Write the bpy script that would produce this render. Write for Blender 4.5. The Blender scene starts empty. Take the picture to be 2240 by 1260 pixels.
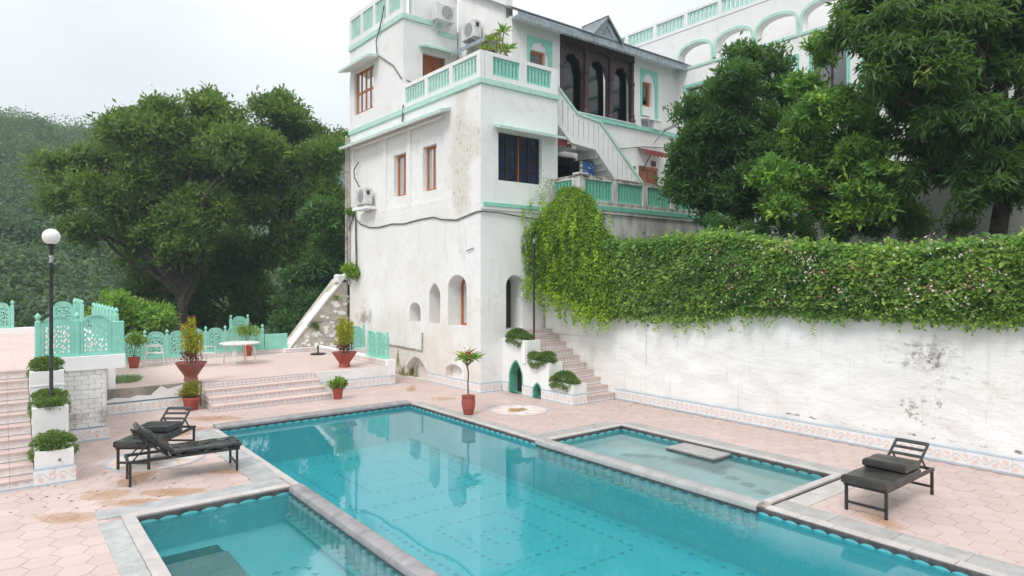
import bpy, math, random
import numpy as np
from mathutils import Vector, Matrix
from mathutils.geometry import tessellate_polygon
rnd = random.Random(7)
rng = np.random.default_rng(7)
R = math.radians
sc = bpy.context.scene
COL = sc.collection
# ------------------------------------------------------------------ camera
HEAD, CAMH, FPX, HORY = R(38.2), 3.4, 1440.0, 612.0
cd = bpy.data.cameras.new('camera')
cam = bpy.data.objects.new('camera', cd)
COL.objects.link(cam)
cam.location = (0, 0, CAMH)
cam.rotation_euler = (R(90), 0, -HEAD)
cd.sensor_width = 36
cd.lens = FPX / 2240 * 36
cd.shift_y = (HORY - 630) / 2240
cd.clip_end = 3000
sc.camera = cam
# ------------------------------------------------------------------ sky and sun
SUN_AZ = (-0.82, -0.38)      # horizontal direction towards the sun
SUN_EL = R(52)
w = bpy.data.worlds.new('World')
sc.world = w
w.use_nodes = True
wn, wl = w.node_tree.nodes, w.node_tree.links
wn.clear()
sky = wn.new('ShaderNodeTexSky')
sky.sky_type = 'NISHITA'
sky.sun_disc = False
sky.sun_elevation = SUN_EL
sky.sun_rotation = math.atan2(SUN_AZ[0], SUN_AZ[1])
sky.dust_density = 6
sky.air_density = 1.2
# bright overcast: a high cloud sheet over the clear sky, thinner and thicker in places
tc = wn.new('ShaderNodeTexCoord')
mp = wn.new('ShaderNodeMapping')
mp.inputs['Scale'].default_value = (1, 1, 3.0)
cl = wn.new('ShaderNodeTexNoise')
cl.inputs['Scale'].default_value = 1.5
cl.inputs['Detail'].default_value = 4
cl.inputs['Roughness'].default_value = 0.45
rm = wn.new('ShaderNodeMapRange')
rm.inputs['From Min'].default_value = 0.28
rm.inputs['From Max'].default_value = 0.55
rm.inputs['To Min'].default_value = 0.88
rm.inputs['To Max'].default_value = 0.985
# overcast luminance: three times brighter overhead than at the horizon, as cloudy skies are
sx = wn.new('ShaderNodeSeparateXYZ')
wl.new(tc.outputs['Generated'], sx.inputs[0])
gr = wn.new('ShaderNodeMapRange')
gr.inputs['From Min'].default_value = 0.0
gr.inputs['From Max'].default_value = 1.0
gr.inputs['To Min'].default_value = 0.29
gr.inputs['To Max'].default_value = 0.90
wl.new(sx.outputs['Z'], gr.inputs['Value'])
vr = wn.new('ShaderNodeMapRange')
vr.inputs['From Min'].default_value = 0.3
vr.inputs['From Max'].default_value = 0.7
vr.inputs['To Min'].default_value = 0.78
vr.inputs['To Max'].default_value = 1.08
mg = wn.new('ShaderNodeMath')
mg.operation = 'MULTIPLY'
ms_ = wn.new('ShaderNodeMath')
ms_.operation = 'MULTIPLY'
ms_.inputs[1].default_value = 0.12
mx = wn.new('ShaderNodeMix')
mx.data_type = 'RGBA'
mx.inputs['B'].default_value = (8.4, 8.62, 8.85, 1)
bg = wn.new('ShaderNodeBackground')
wo = wn.new('ShaderNodeOutputWorld')
wl.new(tc.outputs['Generated'], mp.inputs['Vector'])
wl.new(mp.outputs[0], cl.inputs['Vector'])
wl.new(cl.outputs['Fac'], rm.inputs['Value'])
wl.new(rm.outputs[0], mx.inputs['Factor'])
wl.new(cl.outputs['Fac'], vr.inputs['Value'])
wl.new(vr.outputs[0], mg.inputs[0])
wl.new(gr.outputs[0], mg.inputs[1])
wl.new(mg.outputs[0], ms_.inputs[0])
wl.new(ms_.outputs[0], bg.inputs['Strength'])
wl.new(sky.outputs[0], mx.inputs['A'])
wl.new(mx.outputs['Result'], bg.inputs['Color'])
wl.new(bg.outputs[0], wo.inputs['Surface'])
sd = bpy.data.lights.new('sun', 'SUN')
sun = bpy.data.objects.new('sun', sd)
COL.objects.link(sun)
sd.energy = 0.85
sd.angle = R(18)
sd.color = (1.0, 0.975, 0.94)
sv = Vector((SUN_AZ[0], SUN_AZ[1], 0)).normalized() * math.cos(SUN_EL) + Vector((0, 0, math.sin(SUN_EL)))
sun.rotation_euler = sv.to_track_quat('Z', 'Y').to_euler()
sun.location = (-20, 10, 40)
sc.view_settings.view_transform = 'Standard'
sc.view_settings.look = 'None'
sc.view_settings.exposure = 1.14
sc.view_settings.gamma = 1
sc.cycles.max_bounces = 8
sc.cycles.volume_bounces = 2
sc.cycles.transparent_max_bounces = 16
sc.cycles.transmission_bounces = 6
sc.cycles.use_adaptive_sampling = True
sc.cycles.adaptive_threshold = 0.02
sc.cycles.use_denoising = True
sc.cycles.sample_clamp_indirect = 6

# ------------------------------------------------------------------ helpers: survey points
FW = Vector((math.sin(HEAD), math.cos(HEAD), 0))
RT = Vector((math.cos(HEAD), -math.sin(HEAD), 0))
def at(px, py, d):
    'surveyed point: photo reading at distance d in front of the camera'
    return Vector((0, 0, CAMH)) + FW * d + RT * ((px - 1120) / FPX * d) + Vector((0, 0, (HORY - py) / FPX * d))
def gz(px, py, z):
    return at(px, py, (z - CAMH) / ((HORY - py) / FPX))

# ------------------------------------------------------------------ helpers: mesh building
class MB:
    def __init__(s): s.v = []; s.f = []
    def add(s, vs, fs):
        n = len(s.v); s.v += [tuple(p) for p in vs]; s.f += [tuple(i + n for i in f) for f in fs]; return s
    def box(s, x0, x1, y0, y1, z0, z1):
        return s.add([(x0, y0, z0), (x1, y0, z0), (x1, y1, z0), (x0, y1, z0), (x0, y0, z1), (x1, y0, z1), (x1, y1, z1), (x0, y1, z1)],
                     [(3, 2, 1, 0), (4, 5, 6, 7), (0, 1, 5, 4), (1, 2, 6, 5), (2, 3, 7, 6), (3, 0, 4, 7)])
    def bbox(s, x0, x1, y0, y1, z0, z1, b=.01):
        'box with chamfered top and vertical edges'
        P = []
        for z, i in ((z0, 0), (z1 - b, 0), (z1, b)):
            a0, a1, c0, c1 = x0 + i, x1 - i, y0 + i, y1 - i
            P += [(a0 + b, c0, z), (a1 - b, c0, z), (a1, c0 + b, z), (a1, c1 - b, z), (a1 - b, c1, z), (a0 + b, c1, z), (a0, c1 - b, z), (a0, c0 + b, z)]
        F = [tuple(range(7, -1, -1)), tuple(range(16, 24))]
        for k in (0, 8):
            for i in range(8):
                j = (i + 1) % 8; F.append((k + i, k + j, k + 8 + j, k + 8 + i))
        return s.add(P, F)
    def bar(s, a, b, wd, ht=None, up=(0, 0, 1)):
        'rectangular bar from a to b'
        a, b = Vector(a), Vector(b); ht = ht or wd
        d = (b - a).normalized(); u = Vector(up)
        if abs(d.dot(u)) > .99: u = Vector((1, 0, 0))
        sd_ = d.cross(u).normalized() * wd / 2; u2 = sd_.cross(d).normalized() * ht / 2
        P = [a - sd_ - u2, a + sd_ - u2, a + sd_ + u2, a - sd_ + u2, b - sd_ - u2, b + sd_ - u2, b + sd_ + u2, b - sd_ + u2]
        return s.add(P, [(3, 2, 1, 0), (4, 5, 6, 7), (0, 1, 5, 4), (1, 2, 6, 5), (2, 3, 7, 6), (3, 0, 4, 7)])
    def tube(s, pts, rad, n=8, cap=True):
        pts = [Vector(p) for p in pts]
        rad = rad if isinstance(rad, (list, tuple)) else [rad] * len(pts)
        rings = []; u = None
        for i, p in enumerate(pts):
            d = (pts[min(i + 1, len(pts) - 1)] - pts[max(i - 1, 0)]).normalized()
            if u is None:
                u = d.cross(Vector((0, 0, 1)))
                if u.length < .05: u = d.cross(Vector((1, 0, 0)))
            u = (u - d * u.dot(d)).normalized(); v = d.cross(u)
            rings.append([p + (u * math.cos(2 * math.pi * k / n) + v * math.sin(2 * math.pi * k / n)) * rad[i] for k in range(n)])
        P = [q for r in rings for q in r]; F = []
        for i in range(len(pts) - 1):
            for k in range(n):
                F.append((i * n + k, i * n + (k + 1) % n, (i + 1) * n + (k + 1) % n, (i + 1) * n + k))
        if cap: F += [tuple(range(n - 1, -1, -1)), tuple(range(len(P) - n, len(P)))]
        return s.add(P, F)
    def lathe(s, prof, c=(0, 0, 0), n=24):
        'profile [(r, z)] turned about a vertical axis at c'
        P = []; F = []
        for r_, z in prof:
            for k in range(n):
                a = 2 * math.pi * k / n; P.append((c[0] + r_ * math.cos(a), c[1] + r_ * math.sin(a), c[2] + z))
        for i in range(len(prof) - 1):
            for k in range(n): F.append((i * n + k, i * n + (k + 1) % n, (i + 1) * n + (k + 1) % n, (i + 1) * n + k))
        F += [tuple(range(n - 1, -1, -1)), tuple(range(len(P) - n, len(P)))]
        return s.add(P, F)
    def plate(s, outer, holes, fr, w0, w1):
        'slab cut from an outline with holes; fr(u, v, w) places it'
        loops = [outer] + list(holes)
        tris = tessellate_polygon([[Vector((u, v, 0)) for u, v in l] for l in loops])
        flat = [p for l in loops for p in l]; n = len(flat)
        P = [fr(u, v, w0) for u, v in flat] + [fr(u, v, w1) for u, v in flat]
        F = []
        for t in tris:
            a, b, c = t
            F.append((a, b, c)); F.append((n + c, n + b, n + a))
        k = 0
        for l in loops:
            m = len(l)
            for i in range(m):
                j = (i + 1) % m; F.append((k + i, k + j, n + k + j, n + k + i))
            k += m
        return s.add(P, F)
    def build(s, name, mat, parent=None, smooth=False, fix=False):
        me = bpy.data.meshes.new(name)
        me.from_pydata(s.v, [], s.f)
        me.materials.append(M[mat])
        if fix:
            import bmesh
            b_ = bmesh.new(); b_.from_mesh(me); bmesh.ops.recalc_face_normals(b_, faces=b_.faces); b_.to_mesh(me); b_.free()
        if smooth:
            me.polygons.foreach_set('use_smooth', [True] * len(me.polygons))
            me.set_sharp_from_angle(angle=R(40))
        me.update()
        return put(bpy.data.objects.new(name, me), parent)
def put(o, parent=None):
    COL.objects.link(o)
    if parent is not None:
        o.parent = parent
        if not parent.get('local'):
            L = Vector(parent.location)
            o.matrix_parent_inverse = Matrix.Translation(-L)
    return o
def tag(o, label=None, cat=None, group=None, kind=None):
    for k, v in (('label', label), ('category', cat), ('group', group), ('kind', kind)):
        if v: o[k] = v
    return o
def thing(name, loc, label, cat, group=None, local=False, rz=0):
    o = bpy.data.objects.new(name, None); COL.objects.link(o)
    o.location = loc; o.rotation_euler = (0, 0, rz); o.empty_display_size = .2
    if local: o['local'] = 1
    return tag(o, label, cat, group)
def copy_tree(o, parent=None):
    c = o.copy(); COL.objects.link(c)
    if parent is not None: c.parent = parent
    for ch in list(o.children): copy_tree(ch, c)
    return c
def fX(c): return lambda u, v, w_: (c + w_, u, v)      # wall facing -X at x = c; w goes into the wall
def fY(c): return lambda u, v, w_: (u, c + w_, v)      # wall facing -Y at y = c
def rect(u0, u1, v0, v1): return [(u0, v0), (u1, v0), (u1, v1), (u0, v1)]
def arch(u0, u1, v0, vs, vt, kind='round', n=14):
    'door or window outline: straight sides to vs, head to vt'
    P = [(u0, v0), (u1, v0)]; c = (u0 + u1) / 2; h = (u1 - u0) / 2
    for i in range(n + 1):
        t = i / n
        if kind == 'round':
            a = math.pi * t; P.append((c + h * math.cos(a), vs + (vt - vs) * math.sin(a)))
        elif kind == 'point':
            x = 1 - 2 * t; y = (1 - abs(x) ** 1.7) ** .8
            P.append((c + h * x, vs + (vt - vs) * (y * .93 + .07 * (1 - abs(x)))))
        elif kind == 'cusp':
            a = math.pi * t; r_ = 1 - .10 * abs(math.sin(4.5 * a)) if 0 < i < n else 1
            P.append((c + h * r_ * math.cos(a), vs + (vt - vs) * r_ * math.sin(a)))
        elif kind == 'flat':
            a = math.pi * t; P.append((c + h * math.cos(a), vs + (vt - vs) * math.sin(a) ** .7))
    Q = []
    for p in P:
        if not Q or (abs(p[0] - Q[-1][0]) + abs(p[1] - Q[-1][1])) > 1e-5: Q.append(p)
    return Q
def jit(a): return rnd.uniform(-a, a)

# ------------------------------------------------------------------ helpers: node materials
M = {}
class E:
    'node expression'
    nt = None
    def __init__(s, sock): s.s = sock
    @staticmethod
    def m(op, *a):
        n = E.nt.nodes.new('ShaderNodeMath'); n.operation = op
        for i, x in enumerate(a):
            if isinstance(x, E): E.nt.links.new(x.s, n.inputs[i])
            else: n.inputs[i].default_value = x
        return E(n.outputs[0])
    def __add__(s, o): return E.m('ADD', s, o)
    def __radd__(s, o): return E.m('ADD', s, o)
    def __sub__(s, o): return E.m('SUBTRACT', s, o)
    def __rsub__(s, o): return E.m('SUBTRACT', o, s)
    def __mul__(s, o): return E.m('MULTIPLY', s, o)
    def __rmul__(s, o): return E.m('MULTIPLY', s, o)
    def __truediv__(s, o): return E.m('DIVIDE', s, o)
    def mod(s, o): return E.m('FLOORED_MODULO', s, o)
    def abs(s): return E.m('ABSOLUTE', s)
    def lt(s, o): return E.m('LESS_THAN', s, o)
    def gt(s, o): return E.m('GREATER_THAN', s, o)
    def sin(s): return E.m('SINE', s)
    def sqrt(s): return E.m('SQRT', s)
    def max(s, o): return E.m('MAXIMUM', s, o)
    def min(s, o): return E.m('MINIMUM', s, o)
    def clamp(s): 
        r_ = E.m('ADD', s, 0.0); r_.s.node.use_clamp = True; return r_
    def ramp(s, a, b, c=0., d=1.):
        n = E.nt.nodes.new('ShaderNodeMapRange'); E.nt.links.new(s.s, n.inputs['Value'])
        for k, v in zip(('From Min', 'From Max', 'To Min', 'To Max'), (a, b, c, d)): n.inputs[k].default_value = v
        return E(n.outputs[0])
def start(name):
    m = bpy.data.materials.new(name); m.use_nodes = True; M[name] = m
    nt = m.node_tree; nt.nodes.clear(); E.nt = nt
    o = nt.nodes.new('ShaderNodeOutputMaterial'); b = nt.nodes.new('ShaderNodeBsdfPrincipled')
    nt.links.new(b.outputs[0], o.inputs[0])
    return nt, b, o
def pos():
    g = E.nt.nodes.new('ShaderNodeNewGeometry'); s = E.nt.nodes.new('ShaderNodeSeparateXYZ')
    E.nt.links.new(g.outputs['Position'], s.inputs[0])
    return E(s.outputs[0]), E(s.outputs[1]), E(s.outputs[2]), g.outputs['Position']
def noise(scale, detail=4, rough=.55, vec=None, sx=1, sy=1, sz=1, off=0):
    n = E.nt.nodes.new('ShaderNodeTexNoise')
    n.inputs['Scale'].default_value = scale; n.inputs['Detail'].default_value = detail; n.inputs['Roughness'].default_value = rough
    if vec is None: vec = E.nt.nodes.new('ShaderNodeNewGeometry').outputs['Position']
    mp_ = E.nt.nodes.new('ShaderNodeMapping'); mp_.inputs['Scale'].default_value = (sx, sy, sz); mp_.inputs['Location'].default_value = (off, off * .7, off * .3)
    E.nt.links.new(vec, mp_.inputs[0]); E.nt.links.new(mp_.outputs[0], n.inputs['Vector'])
    return E(n.outputs['Fac'])
def rgb(c): 
    n = E.nt.nodes.new('ShaderNodeRGB'); n.outputs[0].default_value = (*c, 1); return n.outputs[0]
def mix(fac, a, b, mode='MIX'):
    n = E.nt.nodes.new('ShaderNodeMix'); n.data_type = 'RGBA'; n.blend_type = mode
    if isinstance(fac, E): E.nt.links.new(fac.s, n.inputs['Factor'])
    else: n.inputs['Factor'].default_value = fac
    for x, k in ((a, 'A'), (b, 'B')):
        if isinstance(x, tuple): n.inputs[k].default_value = (*x, 1)
        else: E.nt.links.new(x, n.inputs[k])
    return n.outputs['Result']
def bump(b, h, strength=.3, dist=.01):
    n = E.nt.nodes.new('ShaderNodeBump'); n.inputs['Strength'].default_value = strength; n.inputs['Distance'].default_value = dist
    E.nt.links.new(h.s, n.inputs['Height']); E.nt.links.new(n.outputs[0], b.inputs['Normal'])
def setc(b, c, rough=.6, spec=.5, metal=0):
    if isinstance(c, tuple): b.inputs['Base Color'].default_value = (*c, 1)
    else: E.nt.links.new(c, b.inputs['Base Color'])
    if isinstance(rough, E): E.nt.links.new(rough.s, b.inputs['Roughness'])
    else: b.inputs['Roughness'].default_value = rough
    b.inputs['Specular IOR Level'].default_value = spec; b.inputs['Metallic'].default_value = metal
def simple(name, c, c2=None, scale=6, rough=.6, spec=.4, bmp=.0, bscale=40, metal=0, lo=.4, hi=.62, detail=4):
    nt, b, o = start(name)
    c2 = c2 or tuple(x * .8 for x in c)
    setc(b, mix(noise(scale, detail).ramp(lo, hi), c, c2), rough, spec, metal)
    if bmp: bump(b, noise(bscale, 3), bmp, .01)
    return b
# ------------------------------------------------------------------ materials
WHITE = (.85, .843, .832)
def plaster(name, base=WHITE, kind='clean'):
    nt, b, o = start(name); x, y, z, P = pos()
    fine = noise(2.2, 6, .62); big = noise(.45, 4, .6, off=3)
    c = mix(big.ramp(.42, .68), base, tuple(k * .92 for k in base))
    c = mix(fine.ramp(.56, .78) * .45, c, (.62, .56, .48))
    strk = noise(3.0, 5, .6, sx=2.2, sy=2.2, sz=.22, off=11)                 # rain streaks
    c = mix(strk.ramp(.60, .80) * .5, c, (.42, .40, .36))
    spk = noise(26, 3, .6, off=5)
    c = mix((spk.gt(.73)) * .5, c, (.22, .18, .14))
    if kind in ('tower', 'wall'):
        # damp foot of the wall: peach stain, then dark mould
        foot = (1.0 - z.ramp(.2, 3.6).clamp()) * noise(1.3, 5, .6, off=8).ramp(.38, .62)
        c = mix(foot.clamp() * (.6 if kind == 'tower' else .2), c, (.68, .56, .45))
        cr = noise(4.5, 7, .75, off=61); crk = 1.0 - (cr - .5).abs().ramp(0, .012).clamp()
        c = mix(crk * noise(.8, 3, off=14).ramp(.5, .7).clamp() * .5, c, (.30, .26, .22))
    if kind == 'tower':
        c = mix(noise(.7, 6, .65, off=71).ramp(.45, .66).clamp() * z.ramp(6.5, 2.5).clamp() * .55, c, (.70, .63, .54))
        # flaking, rust-speckled patch at the upper corner of the long side, and mould by the old stair
        patch = (noise(.9, 4, .6, off=2) * 1.0 + (y - 17.1).abs() * -.42 + (z - 7.2).abs() * -.16).ramp(.02, .22)
        patch = patch.clamp() * (x.lt(11.5))
        c = mix(patch * .55, c, (.62, .55, .45))
        c = mix(patch * noise(13, 5, .7, sz=.45, off=4).ramp(.58, .66), c, (.28, .20, .13))
        mould = noise(1.6, 6, .7, off=6) + (y - 24.0).abs() * -.25 + (z - 2.0).abs() * -.35
        c = mix(mould.ramp(.28, .5).clamp() * .75, c, (.20, .19, .17))
        moss = noise(2.6, 6, .7, off=9, sz=.5) + (y - 21.0).abs() * -.16 + z * -.22
        c = mix(moss.ramp(.34, .46).clamp() * z.lt(1.25) * (y.gt(19.05)), c, (.20, .21, .075))
    if kind == 'wall':
        # lime-washed rubble: rough courses, dark mould patch towards the near end
        d1 = noise(1.1, 7, .72, sx=.3, sy=.8, sz=1.3, off=21)
        m1 = d1 + (y - 4.8).abs() * -.20 + (z - 1.75).abs() * -.22
        c = mix(m1.ramp(.36, .52).clamp() * noise(8, 6, .75, off=81).ramp(.40, .56).clamp() * .9, c, (.17, .14, .115))
        m2 = noise(3.2, 6, .75, sy=.9, sz=1.7, off=31) + (z - 2.15).abs() * -1.1
        c = mix(m2.ramp(.52, .62).clamp() * y.lt(9.3) * .55, c, (.24, .20, .16))
        m3 = noise(4, 6, .75, sy=.9, sz=1.8, off=41) + (z - .40).abs() * -2.2
        c = mix(m3.ramp(.50, .58).clamp() * y.lt(8.2) * .9, c, (.16, .13, .10))
        h = noise(2.8, 6, .62, sy=.75, sz=1.9, off=1)
        m4 = noise(2.6, 7, .75, sy=.8, sz=1.1, off=51) + (y - 5.0).abs() * -.12 + (z - .95).abs() * -.30
        c = mix(m4.ramp(.47, .55).clamp() * .9, c, (.15, .12, .09))
        bump(b, h, .6, .055)
    elif kind == 'tower':
        bump(b, noise(5, 6, .62) + noise(30, 3) * .25, .42, .035)
    else:
        bump(b, noise(9, 6, .6), .28, .02)
    if kind == 'platform':
        g = noise(2.2, 6, .7, sz=.35, off=7)
        c = mix(g.ramp(.45, .68).clamp() * .8, c, (.20, .19, .165))
        t = noise(7, 5, .7, off=17) + (z - 6.62).abs() * -3.2
        c = mix(t.ramp(.36, .5).clamp() * .85, c, (.12, .085, .05))
        t = noise(6, 5, .7, off=27, sz=.4) + (z - 5.82).abs() * -3.
        c = mix(t.ramp(.36, .52).clamp() * .7, c, (.22, .16, .09))
    setc(b, c, .85, .25)
plaster('plaster'); plaster('tower', kind='tower'); plaster('wall_plaster', (.86, .853, .84), 'wall')
plaster('platform_plaster', (.70, .685, .66), 'platform'); plaster('grey_plaster', (.50, .485, .46))
# painted brick
nt, b, o = start('painted_brick'); x, y, z, P = pos()
c = mix(noise(3, 5).ramp(.4, .65), (.83, .82, .80), (.70, .68, .65))
c = mix((noise(2.4, 6, .7, off=3) + (z - .55).abs() * -.9).ramp(.33, .5).clamp() * .6, c, (.22, .20, .185)); setc(b, c, .8, .2); bump(b, noise(22, 4), .35, .01)
simple('mortar', (.64, .62, .59), (.46, .44, .41), rough=.9, scale=5)
def teal(name, c, worn):
    nt, b, o = start(name)
    k = mix(noise(5, 5, .6).ramp(.38, .7), c, tuple(q * .84 for q in c))
    k = mix(noise(9, 6, .7, sz=.5, off=4).ramp(.66, .76) * worn, k, (.12, .11, .08)); setc(b, k, .5, .35); bump(b, noise(40, 3), .12, .004)
teal('teal', (.29, .65, .54), .6); teal('teal_worn', (.20, .56, .43), .75); teal('teal_pale', (.50, .74, .66), .3)
teal('teal_green', (.16, .47, .37), .3)
# deck tiles: pink cement with rusty water stains
STAINS = [((145, 1132), .34, .16), ((232, 1082), .30, .22), ((300, 1045), .20, .36), ((292, 1098), .44, .15), ((375, 1078), .42, .17), ((500, 1032), .32, .13), ((395, 1000), .2, .12),
          ((425, 940), .2, .2), ((470, 915), .5, .25), ((395, 948), .22, .3), ((1915, 1130), .16, .42), ((900, 850), .12, .5), ((965, 872), .3, .25)]
nt, b, o = start('deck_tile'); x, y, z, P = pos()
oi = nt.nodes.new('ShaderNodeObjectInfo'); rv = E(oi.outputs['Random'])
at_ = nt.nodes.new('ShaderNodeAttribute'); at_.attribute_name = 'tint'; tv = E(at_.outputs['Fac'])
c = mix(noise(1.1, 5).ramp(.38, .66), (.60, .478, .438), (.54, .428, .392))
c = mix(rv.ramp(0, 1, 0, .5), c, (.47, .35, .315)); c = mix(tv.ramp(0, 1, 0, .5), c, (.49, .365, .33))
c = mix(noise(17, 5, .65).ramp(.55, .8) * .35, c, (.50, .36, .30))
dist = noise(2.2, 4, .55, off=13); acc = None
for (q, rx, ry) in STAINS:
    p = gz(q[0], q[1], 0)
    e = (((x - p.x) * math.cos(.6) - (y - p.y) * math.sin(.6)) / (rx * 1.25), ((x - p.x) * math.sin(.6) + (y - p.y) * math.cos(.6)) / (ry * 1.25))
    dd = (e[0] * e[0] + e[1] * e[1]).sqrt() + (dist - .5) * 1.7
    acc = dd if acc is None else acc.min(dd)
c = mix(acc.ramp(1.08, .86).clamp() * .7, c, (.47, .285, .18))
c = mix((acc + noise(5, 4, off=3) * .6).ramp(.85, .55).clamp() * .5, c, (.36, .20, .11))
c = mix(noise(34, 2, .5, off=23).gt(.775) * .6, c, (.16, .11, .08))
setc(b, c, noise(3, 3).ramp(.3, .7, .42, .62) - acc.ramp(1.06, .90).clamp() * .22, .35); bump(b, noise(14, 4), .10, .004)
simple('grout', (.45, .345, .315), (.35, .262, .235), 8, .9, .2)
# terrace paving, too far off to part the joints: hex lines as colour only
nt, b, o = start('terrace_paving'); x, y, z, P = pos()
c = mix(noise(.9, 5).ramp(.38, .66), (.64, .50, .45), (.58, .45, .40))
c = mix(noise(3, 6, .7).ramp(.62, .78) * .35, c, (.52, .42, .36))
c = mix(((x.mod(.34) - .17).abs().gt(.164)).max((y.mod(.36) - .18).abs().gt(.173)) * .35, c, (.42, .30, .26)); setc(b, c, .55, .35)
def tilework(name, kind, z0, h):
    'glazed border tiles; printed ornament only'
    nt, b, o = start(name); x, y, z, P = pos()
    u = x + y; v = (z - z0) / h
    if kind == 'riser' or kind == 'riser_vine': v = v.mod(1.0)
    c = mix(noise(4, 4).ramp(.4, .7), (.80, .785, .77), (.70, .67, .65))
    if kind == 'riser':                                    # lozenges and chevrons
        p = .125; q = ((u.mod(p) - p / 2) / p).abs() * 2; k = (v - .5).abs() * 2
        dm = q * 1.25 + k * .95
        c = mix((dm.lt(.62)) * (dm.gt(.36)), c, (.20, .27, .31)); c = mix(dm.lt(.16), c, (.35, .40, .42))
        ch = (q + k * -.45); c = mix(ch.gt(.60) * ch.lt(.86) * k.lt(.72), c, (.78, .46, .40))
        c = mix(k.gt(.86), c, (.26, .36, .43))
    else:
        p = .30 if kind == 'border' else .26
        ph = (u / p).mod(1.0)
        wv = (u * (2 * math.pi / p)).sin()
        vine = (v - .5 - wv * .17).abs()
        # leaves sit in the bends of the vine, alternately up and down
        a1 = ((ph - .25) * p / .066, (v - .37) / .21); a2 = ((ph - .75) * p / .066, (v - .63) / .21)
        l1 = (a1[0] + a1[1] * .5).abs() * 1.15 + (a1[1] - a1[0] * .3).abs() * .85 + (noise(70, 2) - .5) * .9; l2 = (a2[0] - a2[1] * .5).abs() * 1.15 + (a2[1] + a2[0] * .3).abs() * .85 + (noise(70, 2, off=4) - .5) * .9
        if kind == 'border':
            c = mix(v.gt(.16) * v.lt(.84) * .5, c, (.78, .80, .81))
            c = mix(vine.lt(.045) * .6, c, (.56, .48, .48))
            c = mix((l1.min(l2)).lt(.9) * .75, c, (.76, .52, .44))
            e = (v - .5).abs(); c = mix(e.gt(.395) * e.lt(.455), c, (.30, .46, .60)); c = mix(e.gt(.49), c, (.25, .36, .45))
        else:
            c = mix(vine.lt(.055) * .55, c, (.60, .44, .38)); c = mix((l1.min(l2)).lt(.85) * .5, c, (.76, .50, .40))
            c = mix((v - .5).abs().gt(.43), c, (.32, .30, .28))
    c = mix(noise(2.5, 6, .7, off=9).ramp(.58, .76) * .5, c, (.44, .39, .33))
    setc(b, c, .3, .5)
tilework('border_tile', 'border', 0, .30); tilework('riser_tile', 'riser', 0, .15); tilework('riser_tile_b', 'riser_vine', 0, .163); tilework('curb_tile', 'riser', .60, .20)
tilework('riser_tile_c', 'riser', 0, .185); tilework('curb_tile_up', 'riser', 1.60, .20)
# stone
def stone(name, a, b_, sc_=3, rough=.55, bm=.25):
    nt, b, o = start(name)
    k = mix(noise(sc_, 6, .68).ramp(.36, .66), a, b_); k = mix(noise(sc_ * 5, 4, .6, off=3).ramp(.60, .75) * .5, k, tuple(q * .5 for q in b_))
    oi = nt.nodes.new('ShaderNodeObjectInfo'); k = mix(E(oi.outputs['Random']).ramp(0, 1, 0, .45), k, tuple(q * .72 for q in a))
    setc(b, k, rough, .4); bump(b, noise(sc_ * 6, 5, .65), bm, .012)
stone('coping', (.46, .445, .435), (.30, .29, .285)); stone('coping_warm', (.58, .535, .51), (.44, .405, .385)); stone('coping_dark', (.115, .105, .105), (.05, .047, .05), 6, .4)
stone('bullnose', (.36, .34, .345), (.20, .185, .19), 4, .35); stone('render_grey', (.34, .34, .338), (.55, .55, .545), 3.5, .8, .6)
stone('rubble', (.64, .58, .51), (.34, .30, .22), 2.5, .9, .8); stone('slate', (.30, .32, .34), (.16, .17, .18), 5, .7, .5); stone('rough_cement', (.40, .36, .31), (.13, .12, .105), 2.2, .95, .8)
# pool
nt, b, o = start('pool_floor'); x, y, z, P = pos()
br = nt.nodes.new('ShaderNodeTexBrick'); br.offset = 0
br.inputs['Scale'].default_value = 1; br.inputs['Brick Width'].default_value = .25; br.inputs['Row Height'].default_value = .25; br.inputs['Mortar Size'].default_value = .006
br.inputs['Color1'].default_value = (.12, .82, .90, 1); br.inputs['Color2'].default_value = (.14, .85, .92, 1); br.inputs['Mortar'].default_value = (.11, .76, .84, 1)
nt.links.new(P, br.inputs['Vector'])
c = mix(noise(.6, 4).ramp(.35, .7) * .4, br.outputs[0], (.09, .78, .88)); setc(b, c, .5, .3)
nt, b, o = start('pool_wall'); x, y, z, P = pos()
u = x + y
ln = ((u.mod(.20) - .10).abs().gt(.097)).max((z.mod(.10) - .05).abs().gt(.0475))
c = mix(noise(1.5, 4).ramp(.38, .66), (.22, .80, .85), (.34, .84, .88)); c = mix(ln * .45, c, (.12, .60, .68)); setc(b, c, .4, .4)
simple('shallow_floor', (.78, .86, .86), (.62, .61, .55), 1.0, .7, .3, .2, 14, lo=.38, hi=.62); simple('left_floor', (.34, .88, .92), (.42, .90, .93), 1.2, .5, .3)
simple('inlay', (.05, .52, .62), (.06, .56, .66), 4, .4); simple('niche_tile', (.30, .38, .38), rough=.5); simple('column_stone', (.60, .72, .71), (.44, .54, .54), 9, .6); simple('step_green', (.016, .055, .05), (.03, .075, .065), 8, .5)
nt, b, o = start('water')
nt.nodes.remove(b)
tr = nt.nodes.new('ShaderNodeBsdfTransparent'); tr.inputs[0].default_value = (.82, .985, .99, 1)
gl = nt.nodes.new('ShaderNodeBsdfGlossy'); gl.inputs['Roughness'].default_value = .012
fr = nt.nodes.new('ShaderNodeFresnel'); fr.inputs['IOR'].default_value = 1.9
mxs = nt.nodes.new('ShaderNodeMixShader'); bp = nt.nodes.new('ShaderNodeBump'); bp.inputs['Strength'].default_value = .11; bp.inputs['Distance'].default_value = .006
h = noise(2.6, 3, .5) + noise(9, 2, .5, off=5) * .25
nt.links.new(h.s, bp.inputs['Height'])
for n_ in (gl, fr): nt.links.new(bp.outputs[0], n_.inputs['Normal'])
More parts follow.
